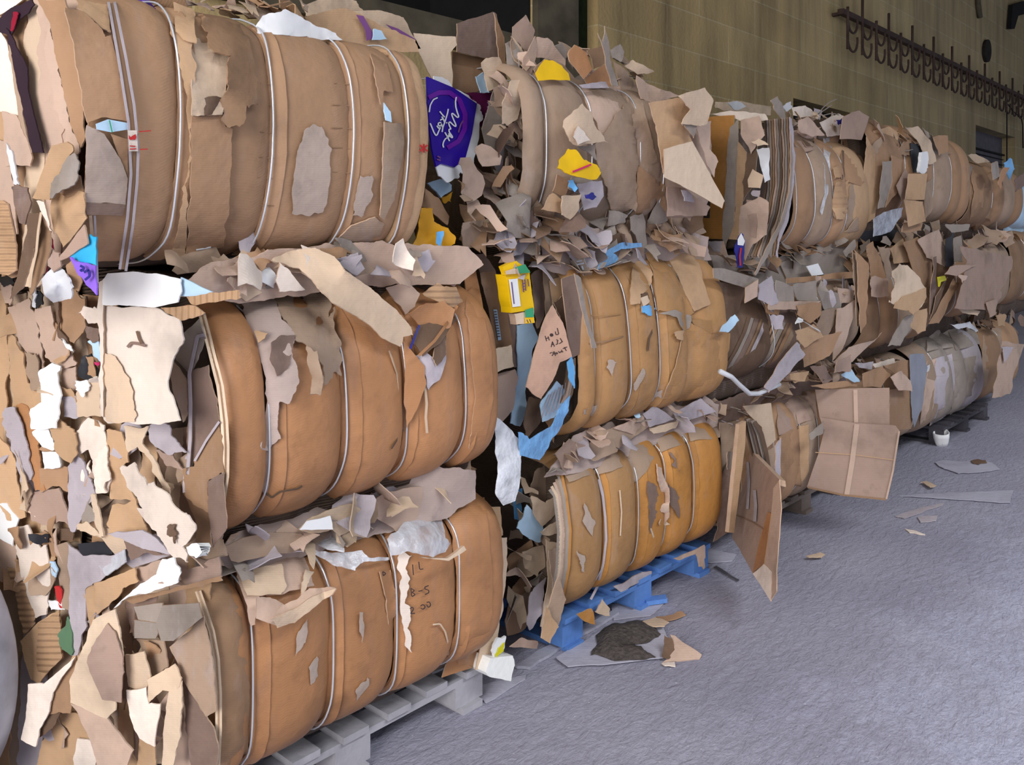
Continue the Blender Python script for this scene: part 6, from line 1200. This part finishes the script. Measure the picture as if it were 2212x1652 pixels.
many(M5, 'l', 'torn_board', [([(1688,170),(1742,130),(1742,340),(1690,362)], 'blackish', 2.05), ([(1740,170),(1790,150),(1800,330),(1745,330)], 'grey', 2.08), ([(1680,412),(1720,360),(1895,348),(1760,422)], 'boardpink', 1.93), ([(1770,420),(1835,425),(1800,470)], 'pink', 1.93), ([(1575,745),(1740,440),(1782,470),(1640,740)], 'kraft', 2.02), ([(1620,560),(1700,430),(1640,620),(1580,720)], 'dark', 2.03),
    ([(1400,200),(1500,160),(1600,330),(1580,560),(1480,420)], 'brown', 2.1, CM), ([(1500,180),(1640,110),(1690,250),(1680,360),(1560,300)], 'pink', 2.08, CM), ([(1600,300),(1625,290),(1620,640),(1580,680)], 'purplebrown', 2.05), ([(1750,632),(1860,650),(1920,660),(1900,690),(1800,670)], 'light', 1.98), ([(1960,600),(2030,580),(2020,680),(1985,700)], 'boardpink', 1.93)])
yt = sheet('yellow_tag', C('l', [(1638,430),(1682,420),(1692,450),(1655,462),(1645,495)]), onY(1.98), 'lemon', None, th=.01, tear=.3); tag(yt, 'small bright yellow tag beside the broad pink brown sheet', 'tag')
fill(M5, C('l', [(1400,150),(1640,100),(2100,130),(2212,180),(2100,250),(1750,220),(1500,220)]), 30, onY(2.2), ['drab', 'grey', 'pink', 'kraft', 'purplebrown'], (.1, .28), (0, -1, .5), 121, (-.03, .06))
# ---- B3 with its boards
lb_ = q(B3, 'leaning_board', 'n', [(380,590,),(600,812),(602,850),(572,862),(552,1000),(502,1350),(522,1420),(430,1412),(350,1262),(298,1180),(312,1100)], 'boardpink', plane((1610, 1000, 2.2), (1682, 1040, 1.84), (1600, 1150, 2.12)), 0, tear=.2, th=.03)
pl = plane((1610, 1000, 2.19), (1682, 1040, 1.83), (1600, 1150, 2.11))
br1 = q(B3, 'board_rim', 'n', [(600,812),(612,1000),(582,1380),(582,1522),(542,1588),(500,1400),(552,1000),(562,868)], 'pink', pl, .01, tear=.3); bt_ = q(B3, 'board_tip', 'n', [(430,1412),(500,1350),(552,1400),(545,1588),(478,1480)], 'bright', pl, .015, tear=.5)
tp_ = q(B3, 'tape_strip', 'n', [(525,1020),(548,1030),(502,1352),(430,1402),(470,1220)], 'orange', pl, .012, tear=.2, th=.002)
for x in (br1, bt_, tp_): x.parent = lb_
edge(B3, 'n', [(395,700),(405,820),(395,1000)], 'lav', 5, .012, pl, 'scuff'); edge(B3, 'n', [(440,880),(448,980),(442,1080)], 'lav', 6, .012, pl, 'scuff'); edge(B3, 'n', [(325,1040),(420,1080),(500,1130)], 'brown', 2, .012, pl, 'crease')
q(B3, 'upright_board', 'n', [(345,462),(388,440),(382,600),(312,1152),(278,1150)], 'tan', onY(2.08), 0, tear=.2, th=.02)
for k, m in enumerate(('dark', 'grey', 'purplebrown', 'grey', 'dark')): edge(B3, 'n', [(388 + 14 * k, 420 + 6 * k), (400 + 22 * k, 520), (430 + 22 * k, 640), (465 + 18 * k, 720 + 8 * k)], m, 8, .012 + .004 * k, onY(2.14 - .01 * k), 'fanned_layer')
q(B3, 'light_panel', 'n', [(368,345),(548,325),(578,560),(512,622),(490,480),(400,392)], 'light', onY(2.12), 0, tear=.3)
fl2 = plane((1768, 900, 2.14), (1940, 1000, 1.74), (1760, 1050, 2.12))
q(B3, 'big_flap', 'n', [(828,240),(1070,232),(1302,228),(1302,472),(1100,456),(858,422)], 'boardpink', fl2, -.03, tear=.15, th=.012); bgf = q(B3, 'big_flap', 'n', [(858,418),(1100,454),(1342,468),(1366,500),(1326,760),(1282,942),(1010,910),(775,860),(852,640),(886,500)], 'boardpink', fl2, .02, tear=.15, th=.015)
edge(B3, 'n', [(1085,240),(1090,450)], 'pink', 9, -.022, fl2, 'tape_seam'); edge(B3, 'n', [(1095,460),(1065,700),(1030,910)], 'pink', 11, .028, fl2, 'tape_seam').parent = bgf; edge(B3, 'n', [(780,862),(1010,912),(1280,940)], 'brown', 4, .03, fl2, 'board_rim'); edge(B3, 'n', [(1364,505),(1324,760),(1282,938)], 'pink', 4, .03, fl2, 'board_rim'); edge(B3, 'n', [(830,640),(1080,655),(1340,690)], 'tan', 1.6, .026, fl2, 'crease')
many(B3, 'n', 'torn_board', [([(205,340),(290,330),(300,450),(220,460)], 'purplebrown', 2.3), ([(220,450),(340,440),(345,600),(300,760),(240,800)], 'drab', 2.22, CM), ([(230,800),(320,620),(310,900),(280,1150),(180,1210),(220,1000)], 'purplebrown', 2.2, CM), ([(270,640),(320,620),(310,740),(270,750)], 'grey', 2.15), ([(600,540),(725,490),(740,870),(610,945),(595,800)], 'kraft', .04), ([(725,470),(790,460),(790,760),(740,860)], 'tan', .04),
    ([(575,600),(612,545),(605,800),(580,780)], 'lav', 2.0), ([(790,520),(885,440),(880,520),(800,560)], 'grey', 2.06, CM), ([(500,640),(580,600),(580,760),(530,730)], 'drab', 2.1, CM), ([(580,330),(680,280),(720,470),(600,530)], 'boardpink', .04), ([(680,280),(820,240),(845,420),(720,460)], 'boardpink', .04), ([(800,215),(1060,180),(1110,215),(900,235)], 'kraft', 2.05, CM)])
fill(B3, C('n', [(90,330),(300,300),(500,260),(820,200),(1000,190),(800,260),(560,320),(330,420),(220,470)]), 26, onY(2.28), ['drab', 'grey', 'purplebrown', 'dark', 'lav'], (.1, .22), seed=131, lift=(-.03, .05))
fill(B3, C('n', [(210,350),(330,330),(320,900),(230,1150)]), 14, onY(2.3), ['purplebrown', 'drab', 'dark'], (.1, .2), (-.5, -.8, .1), 132)
# ---- B4, B5, B6
many(B4, 'n', 'torn_board', [([(995,145),(1060,110),(1115,190),(1080,195)], 'paleblue', 2.04), ([(1080,70),(1200,60),(1190,110),(1110,100)], 'lav', 2.08, CM), ([(1190,75),(1330,40),(1340,70),(1210,100)], 'bright', 2.1, CM), ([(1130,140),(1260,90),(1310,150),(1250,225),(1140,225)], 'kraft', 2.02), ([(1260,85),(1435,50),(1440,90),(1480,200),(1440,240),(1340,140)], 'kraft', 2.04), ([(1310,160),(1380,120),(1440,190),(1450,250),(1360,245)], 'pink', 1.98, CM), ([(1302,240),(1450,240),(1475,300),(1440,490),(1365,500),(1340,465),(1302,470)], 'brown', 2.03), ([(820,100),(900,95),(940,180),(850,180)], 'purplebrown', 2.1, CM), ([(650,130),(780,120),(790,180),(700,200)], 'tan', 2.12, CM)])
fill(B4, C('n', [(800,80),(1000,60),(1300,10),(1350,50),(1100,130),(950,190)]), 22, onY(2.2), ['drab', 'grey', 'pink', 'dark', 'lav'], (.1, .22), seed=141)
many(B5, 'n', 'torn_board', [([(1430,20),(1520,10),(1545,100),(1515,330),(1460,480),(1440,300)], 'printgrey', 2.02, dict(CM, name='plastic_sheet')), ([(1540,60),(1600,40),(1590,220),(1530,440),(1490,480),(1520,300)], 'pink', .05), ([(1600,40),(1700,10),(1720,200),(1680,390),(1560,470),(1590,240)], 'lav', .05), ([(1700,60),(1880,20),(1890,200),(1820,330),(1690,400),(1720,220)], 'grey', .05), ([(1520,90),(1560,80),(1555,120),(1530,125)], 'offwhite', .07)])
many(B5, 'l', 'top_sheet', [([(1715,745),(1850,728),(1905,790),(1890,800),(1830,765),(1760,775)], 'offwhite', 2.06), ([(1560,800),(1700,770),(1740,900),(1560,930)], 'grey', .06), ([(1700,780),(1790,770),(1840,900),(1760,920)], 'grey', .065), ([(1790,770),(1890,760),(1920,880),(1840,900)], 'grey', .06)])
many(B6, 'l', 'torn_board', [([(1935,770),(2060,760),(2060,900),(2050,1200),(1920,1220),(1930,1000)], 'drab', .04), ([(2070,860),(2215,880),(2125,1200),(2060,1235),(2000,1240)], 'pink', 1.9), ([(2060,900),(2150,900),(2080,1000)], 'lav', 1.88), ([(2020,690),(2090,680),(2085,760),(2040,760)], 'tan', 2.1)])
fill(B6, C('l', [(1650,700),(1900,690),(2212,680),(2212,850),(2100,850),(1930,760)]), 22, onY(2.3), ['dark', 'purplebrown', 'drab'], (.12, .3), (0, -1, .4), 151)
backing(T2, C('c', [(150,1420),(600,1330),(1100,1330),(1650,1330),(1700,1480),(1300,1580),(700,1580),(150,1580)]), 'drab', 2.26)
backing(M3, C('l', [(100,280),(560,300),(900,200),(1090,220),(1090,470),(600,520),(140,420)]), 'grey', 2.28)
backing(B3, C('n', [(80,360),(400,250),(820,170),(1100,150),(1100,260),(700,300),(300,460),(180,500)]), 'purplebrown', 2.26)
# ------------------------------------------------------------------ things on the floor
def zplane(z): return lambda u, v: atZ(u, v, z)
cardboard('floorboard', 'a9a7b4', dust=.5, dustcol='b9b9c8', rib=.05); BOARD.discard('floorboard'); BOARD.discard('darkwood'); BOARD.discard('bluewood'); plain('soil', '4e4744', rough=.95, noise=.4, scale=60, bump=1.)
def flat(name, k, pts, m, label, cat, z=.008, th=.0038, **kw):
    kw.setdefault('tear', .5); o = sheet(name, C(k, pts), zplane(z), m, None, th=th, **kw); return tag(o, label, cat)
flat('flattened_carton', 'o', [(320,850),(590,690),(700,620),(930,600),(1050,640),(1085,720),(1062,850),(720,890),(400,912)], 'floorboard', 'flattened dusty carton lying on the floor beside the blue pallet', 'carton', .012)
# heap of dark sweepings on the flattened carton
def heap():
    pts = C('o', [(590,700),(700,620),(870,600),(990,640),(1035,690),(960,745),(800,765),(900,770),(1000,850),(720,872),(560,835),(600,760)])
    R = roughen([p + (0,) for p in pts], 6, 1.2, 5); qq, Fc = triang(R[:, :2], 7, 5)
    V = atZ(qq[:, 0], qq[:, 1], .016); d = np.sqrt(((qq[:, None] - R[None, :, :2]) ** 2).sum(-1)).min(1)
    V[:, 2] += .028 * np.clip(d / 22, 0, 1) ** .7 + .004 * snoise(V, 60, 7)
    Fc = face_cam(V, Fc); V2, F2, U2, *_ = thick(V, Fc, qq / 600, .004)
    tag(mesh('sweepings_heap', V2, F2, 'soil', None, U2), 'flat heap of dark dirt swept onto the flattened carton', 'dirt', kind='stuff')
heap()
tp = plane((1440, 1420, 1.0), (1515, 1412, 1.0), (1450, 1370, 1.0))
a = atZ(*C('o', [(1045,890)])[0], .004); b_ = atZ(*C('o', [(1310,858)])[0], .004); c_ = atZ(*C('o', [(1130,720)])[0], .05)
def tri3(A, B, Cc):
    n = np.cross(B - A, Cc - A); k = n @ (A - np.array([0, 0, CAMH]))
    def hit(u, v):
        d = rays(u, v); t = k / (d @ n); p = d * t[:, None]; p[:, 2] += CAMH; return p
    return hit
o = sheet('cardboard_corner', C('o', [(1100,695),(1150,720),(1315,832),(1300,862),(1150,880),(1045,890),(1130,800)]), tri3(a, b_, c_), 'pink', None, tear=.5, th=.006, crumple=.003); tag(o, 'torn pinkish cardboard corner standing up at the end of the flattened carton', 'cardboard scrap')
o = sheet('grimy_scrap', C('o', [(1060,700),(1110,720),(1130,800),(1100,855),(1050,850)]), tri3(a, b_, c_), 'dark', None, off=.004, crumple=.01, cf=40); tag(o, 'grimy dark scrap against the torn pinkish cardboard corner', 'cardboard scrap')
flat('cardboard_scrap', 'o', [(910,605),(1000,578),(1092,610),(1060,638),(950,632)], 'light', 'pale crumpled scrap at the far edge of the dark dirt heap', 'cardboard scrap', .03, crumple=.01)
flat('cardboard_scrap', 'o', [(1000,572),(1110,562),(1180,535),(1205,560),(1120,592),(1050,602)], 'kraft', 'curled brown scrap on the floor beyond the dark dirt heap', 'cardboard scrap', .012, crumple=.01)
flat('paper_scrap', 'o', [(1040,890),(1130,880),(1135,912),(1060,905)], 'bright', 'small whitish scrap in front of the torn cardboard corner', 'paper scrap', .01)
flat('floor_strip', 'n', [(1370,915),(1480,905),(2092,880),(2072,958),(1800,942),(1480,922)], 'floorboard', 'long flat grey strip lying on the floor at the right', 'cardboard strip', .01)
flat('floor_sheet', 'n', [(1590,702),(1640,690),(1940,700),(2005,745),(1880,765),(1740,772),(1650,742)], 'floorboard', 'thin grey sheet on the floor near the dark pallet', 'cardboard sheet', .01)
flat('wet_stain_scrap', 'n', [(1820,692),(1860,682),(1915,690),(1925,705),(1870,715),(1830,705)], 'dark', 'dark wet scrap lying on the thin grey floor sheet', 'scrap', .018)
flat('cardboard_scrap', 'n', [(1340,1045),(1500,990),(1650,962),(1640,975),(1520,1015),(1400,1060)], 'lav', 'narrow pale sliver on the floor left of the long strip', 'cardboard scrap', .008)
flat('cardboard_scrap', 'n', [(1480,1050),(1610,1040),(1600,1075),(1500,1085)], 'lav', 'small pale square scrap on the floor below the narrow sliver', 'cardboard scrap', .008)
flat('cardboard_scrap', 'n', [(770,1300),(860,1275),(892,1290),(870,1308),(790,1308)], 'light', 'lone pale scrap on open floor right of the leaning board', 'cardboard scrap', .02, crumple=.008)
flat('cardboard_scrap', 'n', [(1400,1125),(1530,1160),(1525,1166),(1430,1150)], 'bright', 'thin white sliver on the floor in front of the far boards', 'cardboard scrap', .006)
flat('paper_scrap', 'n', [(1500,830),(1540,822),(1600,850),(1560,860)], 'light', 'tiny crumpled scrap behind the long flat grey strip', 'paper scrap', .02, crumple=.008)
flat('floor_board', 'k', [(160,1490),(300,1400),(560,1270),(720,1170),(730,1200),(500,1330),(240,1500)], 'floorboard', 'flat grey board lying along the foot of the blue pallet', 'board', .014, th=.012)
flat('floor_board', 'k', [(690,1160),(880,1080),(1000,1120),(905,1215),(700,1240)], 'floorboard', 'flat dusty sheet on the floor under the far corner of the blue pallet', 'board', .006)
flat('floor_board', 'n', [(110,1240),(330,1290),(300,1330),(140,1340)], 'floorboard', 'dusty flat scrap beside the foot of the leaning board', 'cardboard scrap', .008)
flat('wood_sliver', 'n', [(180,1370),(200,1362),(345,1450),(335,1458)], 'darkwood', 'dark thin sliver of wood on the floor behind the dirt heap', 'wood sliver', .01)
flat('floor_board', 'h', [(1600,1220),(1880,1150),(1925,1145),(1920,1165),(1700,1300)], 'floorboard', 'thin dusty strip on the floor right of the grey pallet', 'cardboard strip', .006)
flat('blue_splinter', 'k', [(870,1115),(985,1100),(995,1125),(880,1142)], 'bluewood', 'short broken blue board under the far block of the blue pallet', 'board', .03, th=.02, tear=.2)
cu = thing('paper_cup', atZ(2034, 962, 0), 'crushed white cup on the floor before the dark pallet', 'cup')
p0 = atZ(2034, 962, 0); V = []; Fc = []; n = 14
for i, (r, h) in enumerate(((.05, .0), (.06, .03), (.07, .07), (.075, .11), (.068, .11), (.06, .07), (.045, .015))):
    for k in range(n):
        t = 2 * math.pi * k / n; rr = r * (1 + .14 * math.sin(3 * t + i * .4)); V.append(p0 + np.array([rr * math.cos(t), rr * math.sin(t) * .8, h * (1 + .12 * math.cos(t))]))
for i in range(6):
    for k in range(n): Fc.append((i*n+k, i*n+(k+1)%n, (i+1)*n+(k+1)%n, (i+1)*n+k))
Fc += [tuple(range(n))[::-1], tuple(6 * n + k for k in range(n))]
mesh('cup_body', V, Fc, 'white', cu)
# pale tyre at the left edge
def wheel():
    plain('tyre', 'a9aab6', rough=.8, noise=.35, scale=7, bump=.5); plain('hub', '4a4a50', rough=.7)
    R, r = .5, .12; d = rays(-322, 1450); c = d * 2.5; c[2] = R; al = math.radians(42.05 + 35 - 46)
    ax = np.array([math.cos(al), math.sin(al), 0]); ux = np.array([-ax[1], ax[0], 0]); uz = np.array([0, 0, 1.])
    t = thing('tyre', (c[0], c[1], 0), 'large pale dusty tyre cut by the left edge of the picture', 'tyre')
    V = []; Fc = []; nA, nB = 64, 14
    for i in range(nA):
        a = 2 * math.pi * i / nA
        for k in range(nB):
            b = 2 * math.pi * k / nB; rr = R - r + r * math.copysign(abs(math.cos(b)) ** .7, math.cos(b)); w = .11 * math.copysign(abs(math.sin(b)) ** .7, math.sin(b))
            V.append(c + ux * rr * math.cos(a) + uz * rr * math.sin(a) + ax * w)
    for i in range(nA):
        for k in range(nB): Fc.append((i*nB+k, ((i+1)%nA)*nB+k, ((i+1)%nA)*nB+(k+1)%nB, i*nB+(k+1)%nB))
    mesh('tyre_body', V, Fc, 'tyre', t)
    V = []; Fc = []
    for s in (-.06, .06):
        for i in range(nA): V.append(c + (ux * math.cos(2 * math.pi * i / nA) + uz * math.sin(2 * math.pi * i / nA)) * (R - 2 * r + .03) + ax * s)
    Fc = [tuple(range(nA)), tuple(nA + k for k in range(nA))[::-1]] + [(i, nA + i, nA + (i + 1) % nA, (i + 1) % nA) for i in range(nA)]
    mesh('wheel_disc', V, Fc, 'hub', t)
wheel()
